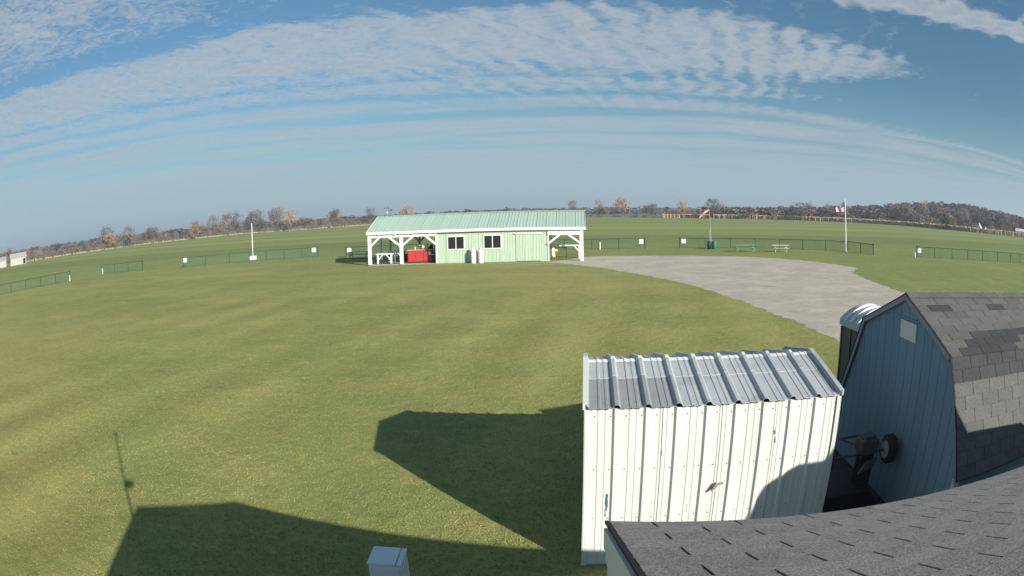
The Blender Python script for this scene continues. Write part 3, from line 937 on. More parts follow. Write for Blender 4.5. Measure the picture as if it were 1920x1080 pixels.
# ------------------------------------------------------------------ clubhouse building whose roof runs under the camera
def clubhouse():
    A, SL, TAB, EX, SAG = -0.05, 0.34, 0.385, 0.160, 0.10
    RUN = 3.22
    LEN = 10.8
    root = thing('clubhouse', 'building under the camera with grey asphalt shingle roof and white rake boards', 'building', (0.384, 2.46, 0), A)
    ZE = 3.40
    # local frame: x along the eave, y away from the camera, ridge at y = -RUN

    def pt(x, r, lift=0.0):
        n = Vector((0, SL, 1)).normalized()
        return Vector((x, -r, ZE + SL * r - SAG * x)) + n * lift
    hyp = math.hypot(1, SL)
    for sg in (1, -1):
        q = []
        for lift in (-.003, -.03):
            for x, r in ((0, 0), (LEN, 0), (LEN, RUN), (0, RUN)):
                p = pt(x, r, lift)
                if sg < 0: p.y = -2 * RUN - p.y - .002
                q.append(p)
        MB().add(q, [(0, 1, 2, 3), (7, 6, 5, 4), (0, 4, 5, 1), (1, 5, 6, 2), (2, 6, 7, 3), (3, 7, 4, 0)]).build('roof_deck', M['felt'] if sg > 0 else M['shingle_fg'], root)
    # shingle tabs
    xv = Vector((-1, 0, SAG)).normalized(); dv = -Vector((0, 1, -SL)).normalized(); nv = xv.cross(dv).normalized(); dv = nv.cross(xv)
    eul = Matrix((xv, dv, nv)).transposed().to_euler()
    me = {}

    def smesh(w):
        key = round(w, 3)
        if key not in me:
            mb = MB(); hw, g = w / 2, .0055
            mb.add([(-hw + g, -EX, .0), (hw - g, -EX, .0), (hw - g, .02, -.003), (-hw + g, .02, -.003),
                    (-hw + g, -EX, .0042), (hw - g, -EX, .0042), (hw - g, .02, .0015), (-hw + g, .02, .0015)],
                   [(0, 3, 2, 1), (4, 5, 6, 7), (0, 1, 5, 4), (1, 2, 6, 5), (2, 3, 7, 6), (3, 0, 4, 7)])
            me[key] = mb.mesh('shingle', M['shingle_fg'])
        return me[key]
    nC = int(RUN * hyp / EX)
    cnt = 0
    rest = MB()
    for c in range(nC):
        sdist = (c + 1) * EX - .012            # distance up the slope of the tab's top edge
        x, w = 0.0, (TAB * .5 if c % 2 == 0 else TAB)
        while x < LEN - .05:
            w_ = min(w, LEN - x)
            p = pt(x + w_ / 2, sdist / hyp, .003)
            if x < 3.4 and sdist < 2.3 and cnt < 292:
                put('shingle', smesh(w_), root, p, eul); cnt += 1
            else:
                m_ = Matrix.Translation(p) @ Matrix((xv, dv, nv)).transposed().to_4x4()
                hw, g = w_ / 2, .0055
                vs = [(-hw + g, -EX, .0), (hw - g, -EX, .0), (hw - g, .02, -.003), (-hw + g, .02, -.003), (-hw + g, -EX, .0042), (hw - g, -EX, .0042), (hw - g, .02, .0015), (-hw + g, .02, .0015)]
                rest.add([m_ @ Vector(v) for v in vs], [(4, 5, 6, 7), (0, 1, 5, 4), (1, 2, 6, 5), (2, 3, 7, 6), (3, 0, 4, 7)])
            x += w_; w = TAB
    ro = rest.build('shingle_field', M['shingle_fg'], root, fix=False); ro['kind'] = 'stuff'
    # drip edge, rake boards (three stepped boards), eave fascia, gable wall
    MB().bar(pt(-.010, -.01, .003), pt(-.010, RUN, .003), .016, .012).bar(pt(-.010, -.006, .0), pt(LEN, -.006, .0), .008, .012).build('drip_edge', M['felt'], root)
    for k, (xo, dz, h) in enumerate(((-.012, -.075, .10), (.000, -.165, .075), (.012, -.25, .09))):
        MB().bar(pt(xo, 0.02, 0) + Vector((0, 0, dz)), pt(xo, RUN, 0) + Vector((0, 0, dz)), .02, h * .93).build('rake_board', M['vinyl'], root)
        p, q = pt(xo, 0.02, 0) + Vector((0, 0, dz)), pt(xo, RUN, 0) + Vector((0, 0, dz))
        p.y, q.y = -2 * RUN - p.y, -2 * RUN - q.y
        MB().bar(p, q, .02, h * .93).build('rake_board', M['vinyl'], root)
    MB().bar((.03, -.02, ZE - .11), (LEN, -.02, ZE - .11 - SAG * LEN), .022, .16).build('fascia_board', M['vinyl'], root)
    MB().add([(.03, -.03, ZE - .19), (LEN, -.03, ZE - .19 - SAG * LEN), (LEN, -.42, ZE - .19 - SAG * LEN), (.03, -.42, ZE - .19)], [(0, 1, 2, 3)]).build('soffit', M['vinyl'], root)
    x = .30
    pts = [(x, -.40, 0), (x, -2 * RUN + .40, 0), (x, -2 * RUN + .40, ZE - .05), (x, -RUN, ZE + SL * RUN - .20), (x, -.40, ZE - .05)]
    MB().prism(pts, (.12, 0, 0)).build('gable_wall', M['siding_house'], root)
    MB().box(x + .12, LEN - .3, -.52, -.40, 0, ZE - .20 - SAG * LEN).build('front_wall', M['siding_house'], root)
    MB().box(x + .12, LEN - .3, -2 * RUN + .40, -2 * RUN + .52, 0, ZE - .20 - SAG * LEN).build('back_wall', M['siding_house'], root)
    pts2 = [(LEN - .30 + p[0] - x, p[1], p[2] - (SAG * LEN if p[2] > 1 else 0)) for p in pts]
    MB().prism(pts2, (.12, 0, 0)).build('gable_wall', M['siding_house'], root)


clubhouse()

# things just outside the frame that throw the shadows seen on the shed and lawn
t = thing('camera_mast', 'thin mast with a small security camera rising beside the gable', 'mast', (-.17, -.42, 0))
MB().tube([(0, 0, 0), (-.03, 0, 3.0), (-.10, 0, 6.25)], [.032, .03, .022], 8).build('pole', M['pole_grey'], t)
MB().box(-.06, .14, -.09, .10, 4.72, 4.82).build('camera_housing', M['plastic_white'], t, bevel=.01)

t = thing('shadow_caster', 'unseen shape added past the end of the clubhouse to cast the curved shadow', 'shed', (6.50, 2.9, 0), 0)  # added unseen shape, outlined to throw the curved shadow on the shed wall
out_ = [(0, 0), (0, 2.62), (.11, 2.85), (.21, 3.15), (.32, 3.37), (.53, 3.49), (.67, 3.55), (1.10, 3.53), (1.24, 3.78), (1.42, 4.02), (1.66, 3.95), (1.76, 3.31), (2.36, 3.22), (3.20, 3.08), (3.42, 2.91), (3.55, 0)]
MB().prism([(x, 0, z) for x, z in out_], (0, -.12, 0)).prism([(1.0, -.121, 0), (1.0, -.121, 2.5), (1.4, -.121, 2.8), (3.0, -.121, 2.6), (3.4, -.121, 0)], (0, -2.5, 0)).build('body', M['siding_house'], t)
MB().box(1.0, 2.4, .004, .04, .05, 2.4).build('door', M['trim_grey'], t)  # door slab on the added shadow shape

# ------------------------------------------------------------------ portable toilet behind the barn
def toilet():
    t = thing('portable_toilet', 'portable toilet with ribbed pale arched roof behind the blue barn', 'toilet', (7.62, 12.55, 0), -.05)
    w, d, h = 1.35, 1.12, 2.16
    MB().box(0, w, -d / 2, d / 2, .06, h - .05).build('body', M['toilet_dark'], t, bevel=.02)
    for y in (-d / 2 + .03, 0, d / 2 - .03):
        MB().box(-.022, -.002, y - .03, y + .03, .08, h - .08).build('side_rib', M['toilet_dark'], t)
    MB().box(.15, w - .15, -d / 2 - .03, -d / 2 - .003, .12, h - .12).build('door', M['toilet_roof'], t)
    # arched roof: profile along x, ribs across
    n = 12
    prof = [(-.04, h - .05), (-.04, h)] + [(-.04 + (w + .08) * k / n, h + .40 * math.sin(PI * (0.05 + .9 * k / n)) ** .8) for k in range(n + 1)] + [(w + .04, h - .05)]
    MB().prism([(x, -d / 2 - .04, z) for x, z in prof], (0, d + .08, 0)).build('roof', M['toilet_roof'], t, smooth=True)
    for y in (-.34, -.02, .30):
        mb = MB()
        up = [(-.02 + (w + .04) * k / n, h + .045 + .41 * math.sin(PI * (0.05 + .9 * k / n)) ** .8) for k in range(n + 1)]
        lo = [(x, z - .06) for x, z in up]
        mb.prism([(x, y - .055, z) for x, z in up] + [(x, y - .055, z) for x, z in reversed(lo)], (0, .11, 0))
        mb.build('roof_rib', M['plastic_white'], t)
    MB().box(-.02, w + .02, -d / 2 - .02, d / 2 + .02, 0, .06).build('skid_base', M['black'], t)


toilet()


# ------------------------------------------------------------------ walk-behind tiller between the sheds
def tiller():
    t = thing('garden_tiller', 'dark walk-behind tiller with big tyre standing between white shed and blue barn', 'tiller', (5.49, 7.757, 0), -0.10)
    zc = 1.10

    def wheel(x, rim_mat):
        w = MB().lathe([(.10, -.085), (.17, -.10), (.225, -.075), (.238, -.03), (.238, .03), (.225, .075), (.17, .10), (.10, .085)], 24, (x, 0, zc), axis='x').build('wheel', M['rubber'], t, smooth=True)
        lug = MB()
        for k in range(16):
            a = 2 * PI * k / 16
            lug.bar((x - .08, .235 * math.cos(a), zc + .235 * math.sin(a)), (x + .08, .235 * math.cos(a + .22), zc + .235 * math.sin(a + .22)), .020, .012)
        lug.build('tread_lugs', M['rubber'], w)
        MB().lathe([(.150, -.090), (.146, -.108), (.125, -.100), (.07, -.085), (.05, -.112), (.02, -.118)], 20, (x, 0, zc), axis='x').build('rim', rim_mat, w, smooth=True)
    wheel(.36, M['rim']); wheel(-.95, M['engine'])
    MB().tube([(-.95, 0, zc), (.36, 0, zc)], .026, 8).build('axle', M['engine'], t)
    MB().box(-.30, .02, -.15, .20, zc + .03, zc + .24).box(-.24, -.02, -.09, .14, zc + .242, zc + .31).build('engine_block', M['engine'], t, bevel=.012)
    MB().tube([(-.34, -.18, zc + .02), (-.32, -.18, zc + .26), (-.02, -.18, zc + .28), (.06, -.18, zc + .02)], .014, 6).build('guard', M['engine'], t)
    MB().box(-.26, .0, -.10, .16, .35, zc + .02).build('gear_case', M['black'], t, bevel=.02)
    MB().prism([(x, -.30, z + .06) for x, z in [(-1.05, 0), (-1.05, .34), (-.86, .52), (-.05, .50), (.14, .26), (.14, 0)]], (0, 1.1, 0)).build('tine_hood', M['black'], t, bevel=.02)
    MB().bar((-.30, .18, zc + .10), (-.36, .75, zc + .02), .03, .03).bar((.02, .18, zc + .10), (.06, .75, zc + .02), .03, .03).bar((-.37, .75, zc + .02), (.07, .75, zc + .02), .035, .035).build('handlebar', M['engine'], t)
    MB().prism([(-.34, -.22, zc - .26), (-.05, -.22, zc - .16), (.02, -.22, zc - .02), (-.20, -.22, zc - .08)], (0, .06, 0)).build('belt_cover', M['engine'], t)
    MB().box(-.50, .20, -.3, .45, 0, .06).build('skid', M['black'], t)


tiller()

# leaning pale board at the barn's long wall, far right edge of the frame
t = thing('rain_spout', 'pale green downspout with elbow at the barn eave', 'downspout', (7.50, 4.87, 0), -0.10)
MB().bar((0, 0, .1), (0, 0, .78), .09, .07).bar((0, .0, .76), (.16, .12, .98), .09, .07).build('pipe', mat('pale_green_spout', (0.50, 0.62, 0.46), .5), t, bevel=.01)
MB().bar((-.06, -.01, .45), (.06, -.01, .45), .02, .03).build('strap', M['trim_grey'], t)

# white utility cabinet at the bottom of the frame
t = thing('utility_cabinet', 'small white box cabinet standing on the shaded lawn', 'cabinet', (-1.72, 6.22, 0), -.03)
MB().box(0, .385, 0, .405, 0, .865).build('body', M['plastic_cab'], t, bevel=.008)
MB().box(-.012, .325, -.012, .417, .868, .905).build('lid', M['plastic_cab'], t, bevel=.012)
for k in range(3):
    MB().box(.386, .393, .06 + k * .12, .14 + k * .12, .10, .80).build('side_panel', M['vinyl'], t, bevel=.003)
MB().box(.333, .396, -.008, .413, .868, .900).build('rear_cap', M['plastic_cab'], t, bevel=.008)
MB().box(.02, .365, -.010, -.002, .05, .83).build('front_panel', M['plastic_cab'], t, bevel=.003)


# ------------------------------------------------------------------ green pavilion
def pavilion():
    A = -0.0971
    root = thing('pavilion', 'long pale green metal pavilion with open bays at both ends and two windows', 'building', (-13.66, 62.54, 0.03), A)
    root.rotation_euler = (0, 0.0045, A)
    W, D = 20.42, 7.6
    ZE, ZR = 3.16, 4.66
    zb, zt = 2.62, 2.90            # bottom of the header beams, underside of the fascia
    MB().box(-.1, W + .1, -.05, D + .05, -.25, .04).build('slab', M['concrete'], root)
    # posts: the front row, the back row
    ps = .30
    fr = [(0.0, 0), (3.26, 0), (20.24, 0)]
    for x, y in fr:
        MB().box(x - ps / 2, x + ps / 2, y - ps / 2, y + ps / 2, .045, 2.95).build('post', M['white_wood'], root, bevel=.01)
    for x in (0.0, 3.3, 6.5, 17.2, 20.2):
        MB().box(x - .1, x + .1, D - .2, D, .045, 2.85).build('post', M['green_steel'] if x < 10 else M['white_wood'], root)
    MB().box(-.1, .1, D / 2 - .1, D / 2 + .1, .045, 2.95).build('post', M['white_wood'], root)
    MB().box(W - .28, W - .08, D / 2 - .1, D / 2 + .1, .045, 2.95).build('post', M['white_wood'], root)
    # header beams
    MB().box(-.15, 6.70, -.12, -.02, zb, zb + .26).build('header_beam', M['white_wood'], root)
    MB().box(17.12, 20.40, -.16, -.06, zb - .16, zb + .14).build('header_beam', M['white_wood'], root)
    MB().box(-.15, 6.70, -.06, .0, zb + .264, 3.02).build('header_panel', M['green_steel'], root)
    MB().box(17.12, 20.40, -.10, -.04, zb + .144, 3.02).build('header_panel', M['green_steel'], root)
    MB().box(-.1, 6.7, D - .12, D - .02, 2.55, 2.95).build('header_beam', M['green_steel'], root)
    MB().box(17.1, 20.3, D - .12, D - .02, 2.5, 2.95).build('header_beam', M['white_wood'], root)
    for x in (-.06, W - .2):
        MB().box(x, x + .12, .2, D - .2, 2.62, 2.9).build('header_beam', M['white_wood'], root)

    def brace(p, q, m_='white_wood'):
        MB().bar(p, q, .17, .17, up=(0, 1, 0)).build('knee_brace', M[m_], root)
    for (xa, xb, z) in ((.12, 1.05, zb), (3.14, 2.05, zb), (3.38, 4.45, zb), (6.75, 5.70, zb)):
        brace((xa, -.07, z - .82), (xb, -.07, z + .03))
    brace((17.10, -.11, zb - 1.0), (18.25, -.11, zb - .12)); brace((20.12, -.11, zb - .92), (19.0, -.11, zb - .12))
    for x in (3.3, 6.5):
        for s_ in (-1, 1):
            brace((x + s_ * .08, D - .1, 1.85), (x + s_ * .8, D - .1, 2.6), 'green_steel')
    for x in (W - .18,):
        brace((x, .15, zb - .9), (x, 1.05, zb + .05)); brace((x, D / 2 - .1, zb - .9), (x, D / 2 - 1.0, zb + .05))
    # small lamps under the left header
    for x in (1.0, 2.7, 4.4, 6.1):
        MB().lathe([(.05, 0), (.12, .05), (.12, .09), (.04, .11)], 10, (x, -.20, zb + .22)).build('lamp', M['plastic_white'], root)

    # steel siding sheets with standing ribs (front, back, ends)
    def siding(x0, x1, y, z0, z1, side):
        mb = MB()
        pr = []
        n = 3
        L = x1 - x0
        pr.append((x0 + .004, .012))
        for k in range(n):
            xc = x0 + L * (k + .5) / n
            pr += [(xc - .035, 0.0), (xc - .018, .026), (xc + .018, .026), (xc + .035, 0.0)]
            if k < n - 1:
                xm = x0 + L * (k + 1) / n
                pr += [(xm - .05, 0.0), (xm - .04, .007), (xm + .04, .007), (xm + .05, 0.0)]
        pr.append((x1 - .004, .012))
        a = [(x, y + side * o, z0) for x, o in pr]; b = [(x, y + side * o, z1) for x, o in pr]
        mb.strip(a, b)
        mb.strip([(x, y - side * .02, z0) for x, o in pr], [(x, y - side * .02, z1) for x, o in pr])
        mb.add([a[0], b[0], (x0 + .004, y - side * .02, z1), (x0 + .004, y - side * .02, z0)], [(0, 1, 2, 3)])
        mb.add([a[-1], b[-1], (x1 - .004, y - side * .02, z1), (x1 - .004, y - side * .02, z0)], [(0, 1, 2, 3)])
        return mb.build('siding_sheet', M['green_steel'], root, fix=False)
    wins = [(7.86, 9.36, 1.34, 2.46), (11.28, 12.80, 1.34, 2.48)]
    cuts = [6.78, 7.62, 7.86, 8.61, 9.36, 10.30, 11.28, 12.04, 12.80, 13.6, 14.25, 15.05, 15.85, 16.45, 17.14]
    for a, b in zip(cuts[:-1], cuts[1:]):
        w = next((w for w in wins if a >= w[0] - .01 and b <= w[1] + .01), None)
        if 14.2 < a < 16.4: continue
        if w:
            siding(a, b, 0, .05, w[2], -1); siding(a, b, 0, w[3], 2.98, -1)
        else:
            siding(a, b, 0, .05, 2.98, -1)
    siding(14.25, 16.45, 0, 2.60, 2.98, -1)
    # sliding door with its track
    dr = MB()
    for k in range(3):
        x0 = 14.20 + k * .76
        siding(x0, x0 + .755, -.06, .10, 2.56, -1).name = 'door_panel'
    MB().box(14.05, 16.62, -.15, -.03, 2.575, 2.64).build('door_track', M['white_wood'], root)
    for x0, x1, z0, z1 in wins:
        f = MB()
        t_ = .10
        f.box(x0 - t_, x1 + t_, -.07, .02, z1, z1 + t_).box(x0 - t_, x1 + t_, -.07, .02, z0 - t_, z0)
        f.box(x0 - t_, x0, -.07, .02, z0 + .001, z1 - .001).box(x1, x1 + t_, -.07, .02, z0 + .001, z1 - .001)
        xm = (x0 + x1) / 2
        f.box(xm - .035, xm + .035, -.055, .01, z0 + .001, z1 - .001)
        fo = f.build('window', M['white_wood'], root)
        for a, b in ((x0, xm - .036), (xm + .036, x1)):
            MB().box(a + .001, b - .001, -.028, -.018, z0 + .001, z1 - .001).build('pane', M['pane'], fo)
    MB().box(x0, x0 + .01, .25, .26, 1.0, 1.01)
    # inner room: dark back so the panes read deep, end partitions
    for k in range(11):
        x0 = 6.78 + k * .942
        siding(x0, x0 + .938, D, .05, 2.98, 1)
    for x, s_ in ((6.74, -1), (17.16, 1)):
        MB().box(x - .02, x + .02, .03, D - .03, .05, 3.0).build('end_wall', M['green_steel'], root)
    MB().box(6.66, 6.80, -.075, -.035, .05, 2.98).build('corner_trim', M['white_wood'], root)
    MB().box(17.10, 17.22, -.075, -.035, .05, 2.44).build('corner_trim', M['white_wood'], root)
    # roof: sheets with standing seams on both slopes
    OV, OE = .30, .22
    n = 23
    for sg in (1, -1):
        for k in range(n):
            x0 = -OE + k * (W + 2 * OE) / n; x1 = -OE + (k + 1) * (W + 2 * OE) / n
            L = x1 - x0
            pr = [(x0 + .003, .0), (x0 + .012, .045), (x0 + .045, .045), (x0 + .055, 0)]
            for j in (1, 2):
                xm = x0 + L * j / 3
                pr += [(xm - .03, 0), (xm - .014, .03), (xm + .014, .03), (xm + .03, 0)]
            pr += [(x1 - .003, 0)]
            mb = MB()

            def P(x, o, e):
                y = -OV if e == 0 else D / 2
                z = ZE - OV * (ZR - ZE) / (D / 2) * .0 if e == 0 else ZR
                if sg < 0: y = D - y
                return (x, y, z + o)
            mb.strip([P(x, o, 0) for x, o in pr], [P(x, o, 1) for x, o in pr])
            mb.strip([P(x, -.03, 0) for x, o in pr], [P(x, -.03, 1) for x, o in pr])
            mb.add([P(pr[0][0], 0, 0), P(pr[0][0], 0, 1), P(pr[0][0], -.03, 1), P(pr[0][0], -.03, 0)], [(0, 1, 2, 3)])
            mb.add([P(pr[-1][0], 0, 0), P(pr[-1][0], 0, 1), P(pr[-1][0], -.03, 1), P(pr[-1][0], -.03, 0)], [(0, 1, 2, 3)])
            mb.build('roof_sheet', M['green_roof'], root, fix=False)
    MB().prism([(-OE, D / 2 - .2, ZR - .02), (-OE, D / 2, ZR + .065), (-OE, D / 2 + .2, ZR - .02), (-OE, D / 2, ZR + .03)], (W + 2 * OE, 0, 0)).build('ridge_cap', M['green_roof'], root)
    for y0, y1 in ((-OV - .035, -OV - .003), (D + OV + .003, D + OV + .035)):
        MB().box(-OE, W + OE, y0, y1, ZE - .22, ZE + .03).build('fascia_board', M['white_wood'], root)
    for y0, y1 in ((-OV, -.17), (D + .03, D + OV)):
        MB().box(-OE, W + OE, y0, y1, ZE - .17, ZE - .14).build('soffit', M['white_wood'], root)
    for x in (-OE - .03, W + OE + .003):
        for sg in (1, -1):
            p = (x + .013, -OV if sg > 0 else D + OV, ZE - .07); q = (x + .013, D / 2, ZR - .07)
            MB().bar(p, q, .026, .24).build('rake_board', M['white_wood'], root)
    for x in (-.05, W - .05):
        MB().prism([(x, .05, 2.92), (x, D - .05, 2.92), (x, D - .05, ZE - .2), (x, D / 2, ZR - .12), (x, .05, ZE - .2)], (.1, 0, 0)).build('gable_panel', M['green_steel'], root)
    return root


pv = pavilion()
PA = -0.0971
PU = Vector((math.cos(PA), math.sin(PA), 0)); PW = Vector((-math.sin(PA), math.cos(PA), 0))
PO = Vector((-13.66, 62.54, 0))


def pl(u, d, z=0.0):
    p = PO + PU * u + PW * d
    return (p.x, p.y, z + .07 - .0045 * u)


# things in and around the pavilion
def tank(u, label, m_, hgt):
    t = thing('propane_tank', label, 'gas tank', pl(u, -.62, -.05), 0, 'propane tanks by the pavilion wall')
    h = hgt
    MB().lathe([(.17, 0), (.235, .03), (.245, .10), (.245, h - .35), (.22, h - .24), (.14, h - .16), (.06, h - .13)], 20).build('body', m_, t, smooth=True)
    MB().lathe([(.13, h - .17), (.135, h), (.12, h), (.115, h - .17)], 14).build('collar', m_, t, smooth=True)
    MB().lathe([(.035, h - .14), (.035, h - .03), (.06, h - .02), (.06, h + .02)], 8).build('valve', M['rim'], t)
    MB().lathe([(.20, -.0), (.21, .06), (.19, .06)], 16).build('foot_ring', m_, t)


tank(10.33, 'cream white propane tank, left of the two by the green wall', M['tank'], 1.50)
tank(11.02, 'greyer white propane tank, right of the two by the green wall', M['tank2'], 1.46)


def bench(u, d, label, L, h, dep):
    t = thing('workbench', label, 'bench', pl(u, d, .05), PA, 'white work benches in the left bay')
    MB().box(-.08, L + .08, -.05, dep + .05, h - .10, h).build('top', M['white_wood'], t)
    for x in (0, L - .16):
        for y in (0, dep - .12):
            MB().box(x, x + .16, y, y + .12, 0, h - .102).build('leg', M['white_wood'], t)
    MB().bar((.12, .05, h - .62), (.60, .05, h - .12), .09, .09, up=(0, 1, 0)).build('brace', M['white_wood'], t)
    MB().bar((L - .12, .05, h - .62), (L - .60, .05, h - .12), .09, .09, up=(0, 1, 0)).build('brace', M['white_wood'], t)
    MB().box(.0, L, .1, dep - .1, .22, .27).build('shelf', M['black'], t)
    return t


bench(.62, .35, 'white work bench beside the left corner post of the pavilion', 1.55, .98, 1.2)
bench(1.05, 3.0, 'white work bench further inside the left bay', 1.55, 1.02, 1.0)
t = thing('grill', 'dark kettle grill between the benches under the roof', 'grill', pl(1.35, 2.2, .04), PA)
MB().lathe([(.05, .45), (.28, .55), (.34, .70), (.30, .88), (.10, .98)], 14).build('bowl', M['black'], t, smooth=True)
for a in (0, 2.1, 4.2):
    MB().tube([(.2 * math.cos(a), .2 * math.sin(a), .55), (.34 * math.cos(a), .34 * math.sin(a), 0)], .018, 6).build('leg', M['steel_dark'], t)
t = thing('crate_stack', 'dark storage bin on the slab behind the middle post', 'bin', pl(2.5, 3.4, .04), PA)
MB().box(0, .9, 0, .7, 0, .62).build('body', mat('navy_bin', (.05, .05, .12), .6), t, bevel=.02)
MB().box(-.03, .93, -.03, .73, .62, .70).build('lid', M['black'], t, bevel=.01)

t = thing('red_counter', 'red cabinet counter with pale worktop in the left bay', 'counter', pl(3.58, 1.1, .04), PA)
MB().box(0, 2.42, .02, .75, .05, 1.17).build('body', M['red_dark'], t)
for k in range(2):
    MB().box(.06 + k * .78, .80 + k * .78, -.008, .018, .09, 1.12).build('door', M['red'], t, bevel=.006)
    MB().box(.72 + k * .78, .75 + k * .78, -.03, -.01, .55, .75).build('handle', M['red_dark'], t)
for z0, z1 in ((.09, .62), (.65, 1.12)):
    MB().box(1.64, 2.37, -.008, .018, z0, z1).build('drawer', M['red'], t, bevel=.006)
MB().box(2.10, 2.34, -.014, -.009, .70, 1.02).build('sticker', M['sign'], t)
MB().box(-.05, 2.47, -.05, .80, 1.172, 1.22).build('worktop', M['cream'], t)


def cradle(u, label):
    t = thing('model_stand', label, 'stand', pl(u, 1.45, 1.26), PA, 'cream wooden model plane stands on the red counter')
    pr = [(0, 0), (.10, 0), (.16, .16), (.36, .16), (.42, 0), (.52, 0), (.56, .44), (.44, .50), (.38, .34), (.20, .34), (.12, .50), (0, .46)]
    for y in (0, .34):
        MB().prism([(x, y, z) for x, z in pr], (0, .05, 0)).build('side_board', M['cream'], t)
    MB().box(.17, .37, .052, .338, .20, .25).build('cross_board', M['cream'], t)


cradle(4.22, 'cream wooden stand on the red counter, left one of two')
cradle(4.98, 'cream wooden stand on the red counter, right one of two')
t = thing('barrel', 'black drum with pale band standing right of the red counter', 'barrel', pl(6.30, .95, .04))
MB().lathe([(.27, 0), (.29, .04), (.29, .28), (.31, .30), (.29, .32), (.29, .56), (.31, .58), (.29, .60), (.29, .84), (.26, .88)], 18).build('drum', M['black'], t, smooth=True)
MB().lathe([(.293, .70), (.297, .72), (.297, .77), (.293, .79)], 18).build('band', M['trim_grey'], t)
t = thing('white_pipe', 'white upright board leaning behind the black drum', 'board', pl(6.12, 1.5, .04))
MB().bar((0, 0, 0), (.02, .1, 1.95), .16, .06, up=(0, 1, 0)).build('board', M['white_wood'], t)
t = thing('covered_grill', 'dark covered barbecue behind the red counter', 'grill', pl(5.1, 3.2, .04), PA)
MB().prism([(x, 0, z) for x, z in [(0, 0), (1.5, 0), (1.5, .95), (1.3, 1.45), (.9, 1.62), (.4, 1.60), (.1, 1.30), (0, .95)]], (0, .8, 0)).build('cover', M['black'], t, bevel=.05)
MB().box(1.52, 1.9, .1, .7, .85, .90).build('side_shelf', M['steel_dark'], t)

t = thing('white_table', 'long white table with braced legs under the right bay', 'table', pl(17.45, 2.6, .03), PA)
MB().box(0, 2.75, 0, 1.0, 1.20, 1.30).build('top', M['white_wood'], t)
for x in (.12, 2.5):
    for y in (.06, .82):
        MB().box(x, x + .13, y, y + .13, 0, 1.198).build('leg', M['white_wood'] if x > 1 else M['cream'], t)
MB().bar((2.5, .1, .75), (2.12, .1, 1.18), .09, .09, up=(0, 1, 0)).build('brace', M['white_wood'], t)
t = thing('folding_table', 'low dark folding table with thin legs beneath the right bay roof', 'table', pl(17.35, 1.1, .03), PA)
MB().box(0, 1.5, 0, .7, 1.12, 1.17).build('top', M['steel_dark'], t)
for x in (.05, 1.42):
    for y in (.05, .62):
        MB().tube([(x, y, 0), (x, y, 1.118)], .022, 6).build('leg', M['steel_dark'], t)
t = thing('wood_bollard', 'pale notched post beside the open right bay wall', 'post', pl(17.5, .9, .03), PA)
MB().box(0, .22, 0, .2, .30, 1.15).box(.223, .48, .02, .18, .82, 1.0).build('post', M['cream'], t)
MB().box(.02, .12, .02, .18, 0, .30).build('foot', M['rust'], t)

# weather vane mast above the pavilion roof
p = pl(.6, 4.6, 0)
t = thing('weather_station', 'small weather vane and cups on a thin mast above the pavilion roof', 'weather vane', (p[0], p[1], 4.15))
MB().tube([(0, 0, 0), (0, 0, 1.35)], .022, 6).build('mast', M['pole_grey'], t)
MB().bar((-.05, 0, 1.12), (.5, 0, 1.12), .04, .04).bar((.32, 0, 1.12), (.5, 0, 1.22), .03, .16).build('vane', M['steel_dark'], t)
MB().bar((-.28, 0, 1.36), (.12, 0, 1.36), .03, .03).lathe([(.02, 0), (.08, .03), (.07, .10), (.02, .12)], 8, (-.28, 0, 1.34)).lathe([(.02, 0), (.08, .03), (.07, .10), (.02, .12)], 8, (.12, 0, 1.34)).build('cups', M['steel_dark'], t)
MB().box(-.08, .08, -.08, .08, .86, 1.02).build('sensor_box', M['plastic_white'], t)


# ------------------------------------------------------------------ chain link fences
def fence(pts, label, h=1.22, gate_end=None):
    t = thing('chain_link_fence', label, 'fence', (pts[0][0], pts[0][1], 0), 0, 'green chain link fences along the flight line')
    o = Vector((pts[0][0], pts[0][1], 0))
    P = [Vector((x, y, 0)) - o for x, y in pts]
    for i, p in enumerate(P):
        end = i in (0, len(P) - 1)
        r = .075 if end else .05
        MB().lathe([(r, 0), (r, h + (.10 if end else .0)), (r * .5, h + (.14 if end else .03))], 8, tuple(p)).build('post', M['fence'], t)
    for i in range(len(P) - 1):
        MB().tube([P[i] + Vector((0, 0, h)), P[i + 1] + Vector((0, 0, h))], .042, 6).build('top_rail', M['fence'], t)
    mb = MB()
    for i in range(len(P) - 1):
        a, b = P[i], P[i + 1]
        L = (b - a).length
        d = (b - a).normalized()
        sp = .085
        n = int(L / sp)
        wv = Vector((-d.y, d.x, 0)) * .004
        for k in range(-int((h - .08) / sp), n):
            for s_ in (1, -1):
                u0, u1 = k * sp, k * sp + (h - .08)
                z0, z1 = .05, h - .03
                if u0 < 0: z0 += (-u0); u0 = 0
                if u1 > L: z1 -= (u1 - L); u1 = L
                if u1 - u0 < .02: continue
                if s_ < 0: z0, z1 = h + .02 - z0, h + .02 - z1
                p, q = a + d * u0 + Vector((0, 0, z0)), a + d * u1 + Vector((0, 0, z1))
                e = Vector((0, 0, .0055))
                off = wv * s_
                mb.add([p - e + off, q - e + off, q + e + off, p + e + off], [(0, 1, 2, 3)])
        mb.bar(a + Vector((0, 0, .05)), b + Vector((0, 0, .05)), .012, .012)
    mb.build('wire_mesh', M['mesh'], t, fix=False)
    return t


def lerp_pts(a, b, n): return [(a[0] + (b[0] - a[0]) * k / n, a[1] + (b[1] - a[1]) * k / n) for k in range(n + 1)]


